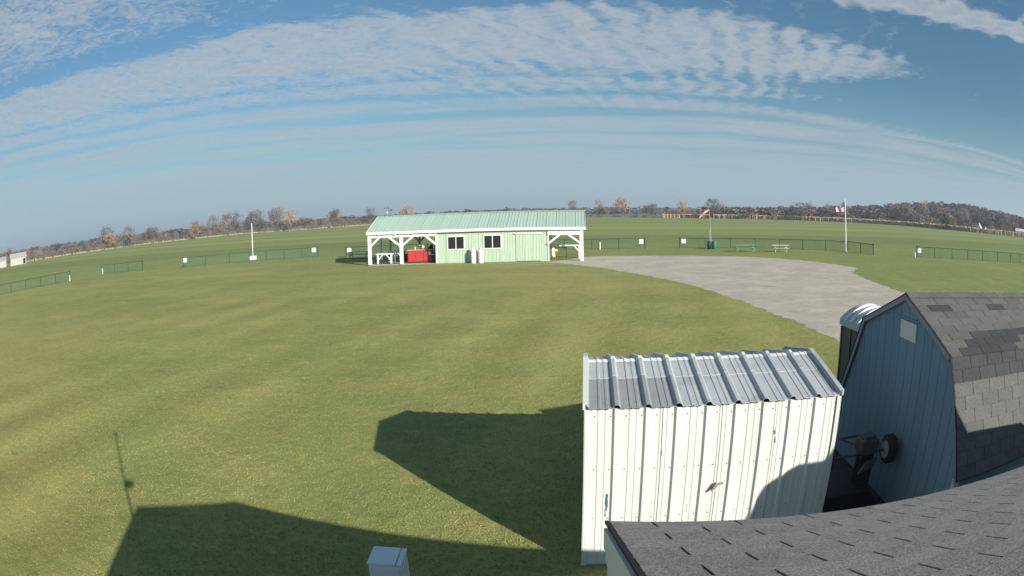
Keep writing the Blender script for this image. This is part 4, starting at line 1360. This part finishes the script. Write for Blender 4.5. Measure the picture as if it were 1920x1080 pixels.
fA = [(-64.6, 35.8), (-63.6, 39.4), (-62.5, 43.0), (-61.4, 46.6)] + lerp_pts((-60.3, 50.0), (-56.4, 61.9), 4)
fence(fA, 'green chain link fence at the far left edge of the lawn')
fB = lerp_pts((-56.6, 70.9), (-49.0, 72.7), 3)
fence(fB, 'short three-bay green chain link fence left of the lawn')
fC = [(-42.23, 73.9), (-39.1, 74.9), (-35.9, 76.2), (-33.6, 77.9), (-31.5, 79.0), (-29.2, 79.9), (-27.0, 80.7), (-24.81, 81.3)]
fence(fC, 'green chain link fence passing behind the short white mast')
fD = lerp_pts((-19.9, 77.2), (16.05, 77.5), 11)
fence(fD, 'green chain link fence running behind the pavilion')
fE = lerp_pts((20.47, 77.5), (32.86, 73.9), 4)[:-1] + lerp_pts((32.86, 73.9), (41.1, 69.3), 3)[:] + [(41.35, 66.2), (41.49, 63.1)]
fence(fE, 'green chain link fence behind picnic tables and flagpole, turning a corner')
fG = [(47.4, 60.4), (50.0, 59.2), (52.8, 58.0), (55.5, 56.9), (58.2, 55.7), (61.0, 54.4), (63.6, 53.2), (65.6, 52.2), (68.4, 50.9), (71.2, 49.6)]
fence(fG, 'green chain link fence at the far right of the lawn')


def sign(x, y, z, label, rz=0.0, round_=False):
    t = thing('fence_sign', label, 'sign', (x, y, 0), rz, 'white square signs on the fences')
    MB().box(-.27, .27, -.06, -.045, z - .27, z + .27).build('board', M['sign'], t, bevel=.02)
    MB().box(-.05, .05, -.066, -.062, z - .10, z + .02).build('number_mark', M['sign_mark'], t)


sign(-41.95, 73.95, .90, 'white sign on the left end of the fence behind the mast', .3)
sign(-25.30, 81.05, .92, 'white sign on the right end of the fence behind the mast', .3)
sign(-19.45, 77.15, .86, 'white sign beside the green picnic table left of the pavilion')
sign(15.55, 77.45, .86, 'white sign on the fence end right of the pavilion')
sign(20.95, 77.3, .86, 'white sign on the fence end left of the windsock', -.25)
sign(47.75, 60.2, .78, 'white sign on the left end of the far right fence', -.45)


def marker(x, y, h, label):
    t = tag(MB().lathe([(.07, 0), (.07, h - .12), (.10, h - .10), (.10, h - .03), (.05, h)], 10, (x, y, 0)).build('marker_post', M['pole']), label, 'post', 'white marker posts by the fences')


marker(-56.2, 61.5, .75, 'short white marker post at the end of the far left fence')
marker(-56.2, 70.7, .75, 'short white marker post at the start of the three-bay fence')
marker(10.46, 77.2, .85, 'short white marker post in front of the fence right of the pavilion')
marker(46.9, 60.2, .55, 'short white marker post at the start of the far right fence')

# ------------------------------------------------------------------ mast, flag, windsock, tables
t = thing('white_mast', 'short white mast set in white blocks beside the left fence', 'mast', (-34.6, 81.6, 0))
MB().tube([(0, 0, 0), (0, 0, 4.95)], [.065, .05], 10).build('pole', M['pole'], t)
MB().lathe([(.05, 0), (.05, .45), (.02, .5)], 8, (0, 0, 4.95)).build('finial', M['steel_dark'], t)
for x in (-.42, .06):
    MB().box(x, x + .44, -.30, .30, 0, .52).build('block', M['white_wood'], t, bevel=.03)

FX, FY = 40.47, 68.76
t = thing('flagpole', 'white flagpole in front of the fence', 'flagpole', (FX, FY, 0))
MB().tube([(0, 0, 0), (0, 0, 6.4)], [.075, .05], 10).build('pole', M['pole'], t)
MB().lathe([(.02, 0), (.07, .04), (.07, .09), (.02, .13)], 10, (0, 0, 6.4)).build('ball', M['pole'], t)
MB().box(-.22, .22, -.22, .22, 0, .06).build('base', M['concrete'], t)


def flag():
    # drooping in light wind: hoist on the pole, fly end low and to the left
    H_, L_ = 1.30, 1.55
    nu, nv = 18, 13

    def P(u, v):
        w = math.sin(u * 9 + v * 2.0) * .09 * min(1, u * 2)
        x = -.06 - u * L_ * (0.86 - .1 * v)
        z = 6.12 - v * H_ - (1 - v) * u * .78 - u * .06
        return (x, w - .10 * u, z)
    me = MB()
    for i in range(nu):
        for j in range(nv):
            u0, u1, v0, v1 = i / nu, (i + 1) / nu, j / nv, (j + 1) / nv
            mi = 2 if (u1 <= .445 and j < 7) else (0 if j % 2 == 0 else 1)
            me.add([P(u0, v0), P(u1, v0), P(u1, v1), P(u0, v1)], [(0, 1, 2, 3)], mi)
    st = MB()
    for r_ in range(9):
        for c_ in range(6 if r_ % 2 == 0 else 5):
            u = (.04 + c_ * .073 + (.0365 if r_ % 2 else 0)); v = (.04 + r_ * .056)
            p = P(u, v)
            pts = []
            for k in range(10):
                a = PI / 2 + k * PI / 5; rr = .026 if k % 2 == 0 else .011
                pts.append((p[0] + rr * math.cos(a), p[1] - .012, p[2] + rr * math.sin(a)))
            st.add(pts, [tuple(range(10))])
    t = thing('flag', 'stars and stripes flag drooping to the left from the flagpole', 'flag', (FX, FY, 0), -.5)
    fo = me.build('cloth', [M['flag_red'], M['flag_white'], M['flag_blue']], t, smooth=False, fix=False)
    st.build('stars', M['flag_white'], t, fix=False)['kind'] = 'stuff'


flag()

SX, SY = 23.95, 75.4
t = thing('windsock_pole', 'thin windsock pole leaning slightly by the green drum', 'pole', (SX, SY, 0))
MB().tube([(0, 0, 0), (-.02, 0, 2.5)], [.06, .045], 8).tube([(-.02, 0, 2.5), (-.14, 0, 4.75)], [.028, .022], 8).build('pole', M['pole_grey'], t)
MB().tube([(-.16, 0, 2.3), (-.16, 0, 0.9)], .02, 6).tube([(-.05, 0, 2.3), (-.16, 0, 2.3)], .015, 6).build('hoist_rod', M['pole_grey'], t)
t = thing('windsock', 'orange windsock hanging down to the left from its pole', 'windsock', (SX - .14, SY, 4.72))
a0, a1 = Vector((-.05, 0, -.02)), Vector((-1.42, -.30, -1.02))
mb = MB()
n = 12
dirv = (a1 - a0).normalized()
s_ = dirv.cross(Vector((0, 0, 1))).normalized(); u_ = s_.cross(dirv)
segs = 8
rows = []
for k in range(segs + 1):
    f = k / segs
    c_ = a0.lerp(a1, f) + Vector((0, 0, .10 * math.sin(f * PI)))
    rr = .165 * (1 - f) + .075 * f
    rows.append([c_ + (s_ * math.cos(2 * PI * j / n) + u_ * math.sin(2 * PI * j / n)) * rr for j in range(n)])
for k in range(segs):
    mb.add(rows[k] + rows[k + 1], [(j, (j + 1) % n, n + (j + 1) % n, n + j) for j in range(n)], 0 if k % 4 < 2 else 1)
mb.build('fabric', [M['sock'], M['sock_pale']], t, smooth=True, fix=False)
ring = MB()
pr = [tuple(v) for v in rows[0]]
for j in range(n): ring.bar(pr[j], pr[(j + 1) % n], .025, .025)
ring.build('hoop', M['steel_dark'], t)
t = thing('trash_drum', 'green plastic drum at the foot of the windsock pole', 'drum', (SX + .30, SY - .45, 0))
MB().lathe([(.29, 0), (.33, .05), (.33, .80), (.30, .86), (.30, .90)], 16).build('drum', M['barrel_green'], t, smooth=True)
MB().lathe([(.335, .28), (.345, .30), (.345, .33), (.335, .35)], 16).build('hoop', M['barrel_green'], t)
t = thing('black_drum', 'narrow black drum beside the green one at the windsock', 'drum', (SX - .36, SY - .35, 0))
MB().lathe([(.20, 0), (.23, .04), (.23, .80), (.18, .88)], 14).build('drum', M['black'], t, smooth=True)
MB().lathe([(.18, .88), (.20, .90), (.05, .95)], 14).build('lid', M['black'], t)


def picnic(x, y, rz, label, m_, L):
    t = thing('picnic_table', label, 'picnic table', (x, y, 0), rz, 'picnic tables by the fences')
    for k in range(4):
        MB().box(-L / 2, L / 2, -.40 + k * .205, -.40 + k * .205 + .19, .74, .785).build('top_board', m_, t)
    for sg in (-1, 1):
        for k in range(2):
            y0 = sg * .62 + (k - 1) * .15 if sg > 0 else sg * .62 + (k - 1) * .15 + .0
            MB().box(-L / 2, L / 2, y0, y0 + .14, .44, .48).build('seat_board', m_, t)
    for xx in (-L / 2 + .35, L / 2 - .35):
        MB().bar((xx, -.72, .0), (xx, -.22, .735), .09, .05, up=(1, 0, 0)).build('leg', m_, t)
        MB().bar((xx, .72, .0), (xx, .22, .735), .09, .05, up=(1, 0, 0)).build('leg', m_, t)
        MB().bar((xx + .06, -.80, .40), (xx + .06, .80, .40), .05, .09).build('seat_support', m_, t)


picnic(26.25, 69.6, -.16, 'faded green picnic table in front of the right fence, between windsock and flagpole', M['picnic_green'], 2.65)
picnic(30.7, 68.9, -.20, 'pale grey picnic table next to the faded green one near the flagpole', M['picnic_pale'], 2.1)
picnic(-17.6, 74.6, -.10, 'green picnic table in the shade at the left end of the pavilion', M['picnic_green'], 2.7)


# ------------------------------------------------------------------ trees
def twig_crown(r, kind, H, W):
    """leaf or twig sized faces through the crown volume, clumped, with gaps"""
    vs, fs = [], []
    clumps = []
    nb = {'bush': 12, 'spruce': 34, 'leaf': 26, 'bare': 24}[kind]
    for _ in range(nb):
        f = r.random()
        a = r.uniform(0, 2 * PI)
        if kind == 'spruce':
            z = .06 + .92 * f; rad = (1 - z) * .95 + .05; q = r.uniform(.4, 1.0); cr = .16
        elif kind == 'bush':
            z = r.uniform(.10, .78); rad = (1 - (z - .25) ** 2 * 2.6); q = math.sqrt(r.random()); cr = .30
        else:
            z = r.uniform(.32, .95); rad = max(.1, 1 - ((z - .60) / .42) ** 2); rad = math.sqrt(rad); q = math.sqrt(r.random()); cr = .22
        clumps.append((rad * q * math.cos(a) * W / 2, rad * q * math.sin(a) * W / 2, z * H, cr * W * r.uniform(.6, 1.15)))
    per = {'bush': 42, 'spruce': 30, 'leaf': 34, 'bare': 24}[kind]
    for (cx, cy, cz, cr) in clumps:
        for _ in range(per):
            d = Vector((r.gauss(0, 1), r.gauss(0, 1), r.gauss(0, .85)))
            p = Vector((cx, cy, cz)) + d * (cr * .5)
            if p.z < .03 * H: p.z = .03 * H + r.random() * .1 * H
            if kind == 'bare' or (kind == 'bush' and r.random() < .5):
                ax = Vector((r.gauss(0, .6), r.gauss(0, .6), abs(r.gauss(.7, .5)))).normalized()
                ln = r.uniform(.05, .13) * H; wd = r.uniform(.010, .020) * H
            else:
                ax = Vector((r.gauss(0, 1), r.gauss(0, 1), r.gauss(0, 1))).normalized()
                ln = r.uniform(.025, .055) * H; wd = r.uniform(.018, .036) * H
            sd_ = ax.cross(Vector((r.gauss(0, 1), r.gauss(0, 1), r.gauss(0, 1)))).normalized()
            o = len(vs)
            vs += [p - sd_ * wd, p + sd_ * wd, p + ax * ln]
            fs.append((o, o + 1, o + 2))
    return vs, fs


def trunk_mesh(r, H, W, kind):
    mb = MB()
    if kind == 'bush':
        for _ in range(6):
            a = r.uniform(0, 2 * PI)
            mb.tube([(0, 0, 0), (math.cos(a) * W * .15, math.sin(a) * W * .15, H * .35), (math.cos(a) * W * .3, math.sin(a) * W * .3, H * .7)], [.03 * H / 3, .02 * H / 3, .008], 4, caps=False)
        return mb
    top = Vector((r.uniform(-.04, .04) * H, r.uniform(-.04, .04) * H, H * (.95 if kind == 'spruce' else .72)))
    mb.tube([(0, 0, -.1), top * .35, top * .7, top], [.026 * H, .020 * H, .013 * H, .004 * H], 6, caps=False)
    if kind == 'spruce': return mb
    for k in range(13):
        f = r.uniform(.28, .95)
        b = top * f
        a = r.uniform(0, 2 * PI)
        out = Vector((math.cos(a), math.sin(a), r.uniform(.5, 1.3))).normalized()
        L = r.uniform(.22, .42) * H * (1.15 - .45 * f)
        m1 = b + out * L * .5 + Vector((0, 0, .02 * H)); e = b + out * L + Vector((0, 0, .07 * H))
        mb.tube([b, m1, e], [.011 * H, .007 * H, .002 * H], 4, caps=False)
        for _ in range(3):
            o2 = (out + Vector((r.gauss(0, .5), r.gauss(0, .5), r.gauss(.25, .3)))).normalized()
            mb.tube([m1, m1 + o2 * L * .5], [.005 * H, .0015 * H], 3, caps=False)
    return mb


PROTO = {}


def proto(kind, mat_key, i, H=10.0, W=8.0):
    key = (kind, mat_key, i)
    if key not in PROTO:
        r = random.Random(hash((kind, i)) % 9973 if False else {'bare': 100, 'leaf': 200, 'bush': 300, 'spruce': 400}[kind] + i * 7)
        vs, fs = twig_crown(r, kind, H, W)
        me = bpy.data.meshes.new('crown'); me.from_pydata([tuple(v) for v in vs], [], fs); me.materials.append(LEAF[mat_key]); me.update()
        tm = trunk_mesh(r, H, W, kind).mesh('trunk', M['bark'])
        PROTO[key] = (me, tm)
    return PROTO[key]


def tree(x, y, H, W, kind, mat_key, name, label, group=None, i=None, cat='tree'):
    i = rng.randrange(4) if i is None else i
    cm, tm = proto(kind, mat_key, i)
    t = thing(name, label, cat, (x, y, -.02), rng.uniform(0, 6.28), group)
    t.scale = (W / 8.0, W / 8.0, H / 10.0)
    put('trunk' if kind != 'bush' else 'stems', tm, t)
    put('crown', cm, t)
    return t


# far edge of the field: x, y of the edge and height of the tallest growth there
EDGE = [(-236, 158, 8), (-221, 174, 8.5), (-206, 196, 7.5), (-196, 222, 7.3), (-186, 246, 9.0), (-178, 278, 7.2), (-166, 304, 8.0), (-158, 330, 10.6), (-150, 342, 9.6),
        (-136, 344, 10.0), (-118, 352, 9.6), (-104, 362, 8.0), (-92, 380, 7.2), (-84, 395, 8.5)]
EDGE_MID = [(-84, 505, 9.0), (-56, 600, 8.2), (-11, 552, 8), (12, 478, 8.6), (29, 434, 9.4), (40, 416, 9.6), (53, 394, 9.0), (66, 381, 9.0), (82, 368, 7.6)]
EDGE_R = [(82, 400, 8.2), (100, 392, 8.4), (118, 376, 8.0), (140, 356, 8.4), (158, 340, 8.6), (178, 318, 8.6), (198, 296, 9.4), (214, 270, 10.0), (222, 248, 10.4), (234, 232, 10.4), (252, 216, 10.0), (280, 196, 9.6), (310, 178, 9.0)]


def along(E, n, r, back=0.0, spread=4.0):
    P = [Vector((a, b)) for a, b, h in E]
    Ls = [(P[i + 1] - P[i]).length / math.sqrt((P[i].length + P[i + 1].length) / 2) for i in range(len(P) - 1)]
    tot = sum(Ls)
    for k in range(n):
        s_ = (k + r.uniform(.1, .9)) / n * tot
        i = 0
        while s_ > Ls[i] and i < len(Ls) - 1: s_ -= Ls[i]; i += 1
        f = min(1, s_ / Ls[i])
        p = P[i].lerp(P[i + 1], f)
        h = E[i][2] * (1 - f) + E[i + 1][2] * f
        p = p * (1 + (back + r.uniform(0, spread)) / p.length)
        yield p.x, p.y, h


def pick(r, tbl):
    x = r.random() * sum(w for w, *_ in tbl)
    for w, *rest in tbl:
        x -= w
        if x <= 0: return rest
    return tbl[-1][1:]


SPOTS = [(-90, -46.5, 'beside the white farm buildings at the far left'), (-46.5, -41, 'beyond the far left fence'), (-41, -35.5, 'beyond the gap before the three-bay fence'),
         (-35.5, -30, 'beyond the three-bay fence'), (-30, -26, 'left of the fence with the white mast'), (-26, -21.5, 'just left of the white mast'), (-21.5, -17, 'just right of the white mast'),
         (-17, -13.5, 'beyond the right end of the mast fence'), (-13.5, -11, 'beside the left end of the pavilion roof'), (-11, -4, 'showing over the left half of the pavilion roof'),
         (-4, 4.5, 'showing over the right half of the pavilion roof'), (4.5, 8.5, 'by the right end of the pavilion roof'), (8.5, 14, 'beyond the short fence right of the pavilion'),
         (14, 19, 'around the windsock'), (19, 23.5, 'beyond the two picnic tables'), (23.5, 27.5, 'just left of the flag'), (27.5, 33, 'just right of the flag'),
         (33, 38, 'beyond the gap right of the flagpole'), (38, 42.5, 'near the dark evergreen'), (42.5, 47, 'near the pyramid roofed hut'), (47, 90, 'beyond the far right fence')]


def spot(x, y, where):
    az = math.degrees(math.atan2(x, y))
    for a, b, t in SPOTS:
        if a <= az < b: return t
    return where


def hedgerow(E, n_tree, n_bush, where, seed, tbl, hs=1.0, bush_h=(2.0, 4.2)):
    r = random.Random(seed)
    for x, y, h in along(E, n_tree, r, 4, 9):
        kind, mk, nm, lb = pick(r, tbl)
        hh = h * (r.uniform(.98, 1.36) if r.random() < .20 else r.uniform(.42, .82)) * hs
        size = 'tall ' if hh > h * hs * .97 else ('short ' if hh < h * hs * .62 else '')
        tree(x, y, hh, hh * r.uniform(.65, .95), kind, mk, nm, f'{size}{lb} {spot(x, y, where)}', f'trees {spot(x, y, where)}')
    for x, y, h in along(E, n_bush, r, 0, 4):
        mk, nm, lb = pick(r, [(5, 'bare', 'bush', 'low grey brown bush'), (2, 'dark', 'bush', 'low dark leafless bush'), (1.4, 'rust', 'bush', 'low rust brown bush'), (1, 'olive', 'bush', 'low olive green bush')])
        hh = r.uniform(*bush_h)
        tree(x, y, hh, hh * r.uniform(1.3, 2.0), 'bush', mk, nm, f'{lb} {spot(x, y, where)}', f'bushes {spot(x, y, where)}', cat='bush')


T_LEFT = [(5, 'bare', 'bare', 'bare_tree', 'leafless grey brown tree'), (2, 'bare', 'dark', 'bare_tree', 'leafless dark tree'), (1.6, 'leaf', 'rust', 'rust_tree', 'rust brown tree'),
          (1.0, 'leaf', 'tan', 'tan_tree', 'tan leaved tree'), (.7, 'leaf', 'olive', 'olive_tree', 'dull green tree')]
T_RIGHT = [(4, 'bare', 'bare', 'bare_tree', 'leafless grey brown tree'), (2, 'bare', 'dark', 'bare_tree', 'leafless dark tree'), (1.6, 'leaf', 'rust', 'rust_tree', 'rust brown tree'),
           (1.4, 'leaf', 'tan', 'tan_tree', 'tan leaved tree'), (1.2, 'leaf', 'olive', 'olive_tree', 'dull green tree'), (.7, 'leaf', 'maroon', 'maroon_tree', 'dark maroon tree')]
hedgerow(EDGE, 86, 70, 'in the hedgerow left of the pavilion', 21, T_LEFT, 1.02, (1.8, 4.0))
hedgerow(EDGE_MID, 22, 40, 'along the field edge behind the pavilion', 22, T_LEFT, .60, (1.4, 3.0))
hedgerow(EDGE_R, 96, 44, 'in the wood edge right of the pavilion', 23, T_RIGHT, .84, (1.6, 3.0))

# trees that stand out
SPECIAL = [
    (-178, 250, 9.6, 7.5, 'bare', 'dark', 'bare_tree', 'broad dark bare tree rising over the left hedgerow'),
    (-186, 243, 7.6, 6.5, 'leaf', 'orange', 'orange_tree', 'orange brown tree next to a broad dark bare tree in the left hedgerow'),
    (-158, 292, 7.8, 7.0, 'leaf', 'orange', 'orange_tree', 'golden brown tree low in the left hedgerow between bare trees'),
    (-166, 330, 11.8, 7.5, 'bare', 'bare', 'bare_tree', 'tall slim bare tree with pale trunk, left of a pair in the hedgerow'),
    (-160, 334, 11.6, 7.5, 'bare', 'bare', 'bare_tree', 'tall slim bare tree with pale trunk, right of a pair in the hedgerow'),
    (-120, 342, 11.4, 8.5, 'leaf', 'orange', 'orange_tree', 'tall orange tan tree in the hedgerow right of the white mast'),
    (-84, 390, 10.4, 6.5, 'bare', 'dark', 'bare_tree', 'lone bare tree just left of the pavilion roof'),
    (-88, 562, 12.6, 16.0, 'leaf', 'orange', 'orange_tree', 'round orange brown tree showing above the left part of the pavilion roof'),
    (39, 409, 10.8, 5.5, 'bare', 'dark', 'bare_tree', 'slim bare tree above the right end of the pavilion roof'),
    (53, 388, 10.2, 6.0, 'leaf', 'rust', 'rust_tree', 'rust brown tree just right of the pavilion'),
    (65, 376, 12.8, 9.0, 'leaf', 'orange', 'orange_tree', 'tall forked orange tan tree, highest right of the pavilion'),
    (81, 366, 8.4, 7.5, 'bare', 'bare', 'bare_tree', 'spreading bare tree right of the tall orange tan tree'),
    (95, 352, 9.2, 6.5, 'leaf', 'orange', 'orange_tree', 'compact orange tree left of the windsock'),
    (113, 350, 10.6, 8.5, 'bare', 'dark', 'bare_tree', 'dark ragged bare tree right behind the windsock'),
    (150, 304, 9.4, 11.0, 'bare', 'dark', 'bare_tree', 'wide dense dark bare tree at the corn edge left of the flag'),
    (196, 222, 7.2, 8.5, 'spruce', 'spruce', 'spruce_tree', 'big dark evergreen at the corn edge right of the flag'),
    (196.5, 214, 6.8, 3.8, 'leaf', 'yellow', 'yellow_tree', 'narrow yellow green tree beside the dark evergreen'),
    (190, 240, 6.6, 5.6, 'leaf', 'tan', 'tan_tree', 'round tan tree at the corn edge right of the flag'),
    (268, 330, 15.0, 11.0, 'leaf', 'orange', 'orange_tree', 'bright orange tree on the wooded hill at the right'),
]
for x, y, h, w, k, mk, nm, lb in SPECIAL:
    tree(x, y, h, w, k, mk, nm, lb)


# far woods: one mass of clumps behind the hedgerows, and the wooded hill at the right
def far_wood(name, items, label):
    r = random.Random(77)
    vs, fs, mi = [], [], []
    mats = [LEAF['bare'], LEAF['dark'], LEAF['rust'], LEAF['olive'], LEAF['maroon']]
    for (x, y, z, h, w) in items:
        m_ = r.choices(range(5), (4, 3, 1.6, 1.4, 1.4))[0]
        for _ in range(26):
            a = r.uniform(0, 2 * PI); q = math.sqrt(r.random()) * w / 2
            zz = r.random() ** .7
            pz = z + h * zz
            q *= math.sqrt(max(.05, 1 - zz * zz * .9))
            p = Vector((x + q * math.cos(a), y + q * math.sin(a), pz))
            for _ in range(3):
                o = len(vs)
                for _k in range(3):
                    vs.append((p.x + r.gauss(0, .10) * w, p.y + r.gauss(0, .10) * w, p.z + r.gauss(0, .09) * h))
                fs.append((o, o + 1, o + 2)); mi.append(m_)
    me = bpy.data.meshes.new(name)
    me.from_pydata(vs, [], fs)
    for m_ in mats: me.materials.append(m_)
    me.polygons.foreach_set('material_index', mi)
    me.update()
    return struct(put(name, me), label, 'stuff')


def hill_h(az):
    """height angle of the wooded hill by bearing in degrees"""
    K = [(18, 0), (26, 2.0), (33, 5.5), (38, 10.5), (41, 12.5), (44, 12.0), (47, 10.8), (50, 9.0), (54, 6.0), (60, 2.0)]
    for (a, h), (b, g) in zip(K[:-1], K[1:]):
        if a <= az <= b: return h + (g - h) * (az - a) / (b - a)
    return 0.0


mb = MB()
na, nr = 44, 6
vs = []
for i in range(na + 1):
    az = 16 + 46 * i / na
    for j in range(nr + 1):
        d = 340 + 340 * j / nr
        f = math.sin(min(1, j / (nr * .75)) * PI / 2)
        if j == nr: f = .9
        vs.append((d * math.sin(R(az)), d * math.cos(R(az)), -.6 + hill_h(az) * 1.15 * f))
mb.add(vs, [(i * (nr + 1) + j, i * (nr + 1) + j + 1, (i + 1) * (nr + 1) + j + 1, (i + 1) * (nr + 1) + j) for i in range(na) for j in range(nr)])
struct(mb.build('hill', M['stubble']), 'low wooded hill rising at the right')
r = random.Random(5)
items = []
for _ in range(900):
    az = r.uniform(17, 60); j = r.random()
    d = 350 + 260 * j
    f = math.sin(min(1, (d - 340) / 340 / .75) * PI / 2)
    items.append((d * math.sin(R(az)), d * math.cos(R(az)), -.4 + hill_h(az) * 1.15 * f, r.uniform(6, 10.5) * .62, r.uniform(7, 11)))
far_wood('hill_woods', items, 'autumn woods covering the hill at the right')
items = []
for _ in range(520):
    az = r.uniform(-60, 34); d = r.uniform(640, 900)
    items.append((d * math.sin(R(az)), d * math.cos(R(az)), 0, r.uniform(4, 7.5), r.uniform(14, 26)))
far_wood('distant_woods', items, 'thin band of distant woods along the horizon')


# standing dry corn along the right edge of the field
def corn():
    r = random.Random(9)
    P = [(84, 356), (100, 352), (113, 338), (137, 318), (162, 296.5), (180, 274.5), (191.5, 253), (199, 228), (207, 210), (220, 198), (240, 188), (302, 162)]
    mb = MB()
    for (a, b) in zip(P[:-1], P[1:]):
        a, b = Vector(a), Vector(b)
        L = (b - a).length
        d = (b - a).normalized(); nrm = Vector((-d.y, d.x))
        if nrm.dot(a) < 0: nrm = -nrm
        e_ = nrm * 9.5
        mb.add([(a.x, a.y, 0), (b.x, b.y, 0), (b.x, b.y, 1.75), (a.x, a.y, 1.75), (a.x + e_.x, a.y + e_.y, 1.9), (b.x + e_.x, b.y + e_.y, 1.9)], [(0, 1, 2, 3), (3, 2, 5, 4)])
        for _ in range(int(L * 24)):
            p = a.lerp(b, r.random()) + nrm * (r.random() * 9 + .3 if r.random() < .6 else -r.random() * .9)
            h = r.uniform(1.7, 2.35); w = r.uniform(.12, .36)
            th = r.uniform(0, PI)
            c_, s_ = math.cos(th) * w, math.sin(th) * w
            mb.add([(p.x - c_, p.y - s_, 0), (p.x + c_, p.y + s_, 0), (p.x + c_ * .7, p.y + s_ * .7, h), (p.x - c_ * .7 + r.uniform(-.2, .2), p.y - s_ * .7, h - r.uniform(0, .3))], [(0, 1, 2, 3)])
    struct(mb.build('corn', M['corn'], fix=False), 'strip of dry standing corn beyond the right of the field', 'stuff')


corn()
# rough tan grass margin at the foot of the left hedgerow
def margin():
    r = random.Random(19)
    mb = MB()
    for (a, b) in zip(EDGE[:-1], EDGE[1:]):
        A_, B_ = Vector(a[:2]), Vector(b[:2])
        for _ in range(int((B_ - A_).length * 7)):
            p = A_.lerp(B_, r.random()); p = p * (1 - r.uniform(-1.5, 3.0) / p.length)
            h = r.uniform(.3, 1.0); w = r.uniform(.1, .35); th = r.uniform(0, PI)
            c_, s_ = math.cos(th) * w, math.sin(th) * w
            mb.add([(p.x - c_, p.y - s_, 0), (p.x + c_, p.y + s_, 0), (p.x + r.uniform(-.3, .3), p.y, h)], [(0, 1, 2)])
    struct(mb.build('dry_weeds', M['corn'], fix=False), 'pale dry weeds at the foot of the left hedgerow', 'stuff')


margin()


# ------------------------------------------------------------------ far buildings
def farm_building(x, y, rz, L, D, h, rise, label, name, wm, rm, doors):
    t = thing(name, label, 'building', (x, y, 0), rz)
    MB().box(-L / 2, L / 2, -D / 2, D / 2, 0, h).prism([(-L / 2, -D / 2, h), (-L / 2, D / 2, h), (-L / 2, 0, h + rise - .05)], (L, 0, 0)).build('wall', wm, t)
    for sg in (-1, 1):
        MB().prism([(-L / 2 - .3, sg * (D / 2 + .3), h - .1), (-L / 2 - .3, 0, h + rise), (-L / 2 - .3, 0, h + rise + .12), (-L / 2 - .3, sg * (D / 2 + .3), h + .02)], (L + .6, 0, 0)).build('roof', rm, t)
    for (u, w, hh) in doors:
        MB().box(u - w / 2, u + w / 2, -D / 2 - .08, -D / 2 - .01, .2, hh).build('door', M['pane'], t)


farm_building(-196.5, 154.5, .90, 8.5, 7, 2.6, 1.3, 'long white farm building in the trees at the far left, lower left part', 'farm_building', M['house_old'], M['house_roof'], [(-2.6, 1.7, 2.0)])
farm_building(-189.0, 163.5, .90, 9.5, 7, 2.9, 1.5, 'taller white farm building joined to the low one at the far left', 'farm_building', M['house_old'], M['house_old'], [(3.6, 1.4, 2.2)])
farm_building(254, 196, -.9, 16, 8, 2.6, 1.2, 'low white farm building beyond the corn at the right', 'farm_building', M['house_white'], M['house_white'], [])
t = thing('pyramid_roof_hut', 'small pale hut with steep pyramid roof beyond the corn', 'hut', (220, 214, 0), .3)
MB().add([(-2.2, -2.2, 1.6), (2.2, -2.2, 1.6), (2.2, 2.2, 1.6), (-2.2, 2.2, 1.6), (0, 0, 4.9)], [(0, 1, 4), (1, 2, 4), (2, 3, 4), (3, 0, 4), (3, 2, 1, 0)]).build('roof', mat('pale_grey_roof', (.46, .48, .50), .6), t)
MB().box(-1.9, 1.9, -1.9, 1.9, 0, 1.59).build('wall', M['house_white'], t)
tag(MB().lathe([(.5, 0), (.5, 2.7), (.4, 2.9)], 10, (221, 208.5, 0)).build('white_tank', M['house_white']), 'small upright white tank right of the pyramid roof hut', 'tank')


# ------------------------------------------------------------------ thin autumn haze over the field
hz = MB().box(-2650, 2650, -2650, 2650, -1.3, 34).build('haze', None)
hz.data.materials.clear()
hm = bpy.data.materials.new('air_haze')
hm.use_nodes = True
hm.node_tree.nodes.clear()
_o = hm.node_tree.nodes.new('ShaderNodeOutputMaterial')
_v = hm.node_tree.nodes.new('ShaderNodeVolumePrincipled')
_v.inputs['Density'].default_value = 0.00042
_v.inputs['Color'].default_value = (0.70, 0.83, 0.98, 1)
_v.inputs['Anisotropy'].default_value = 0.2
hm.node_tree.links.new(_v.outputs[0], _o.inputs['Volume'])
hz.data.materials.append(hm)
struct(hz, 'thin bluish air over the field', 'stuff')
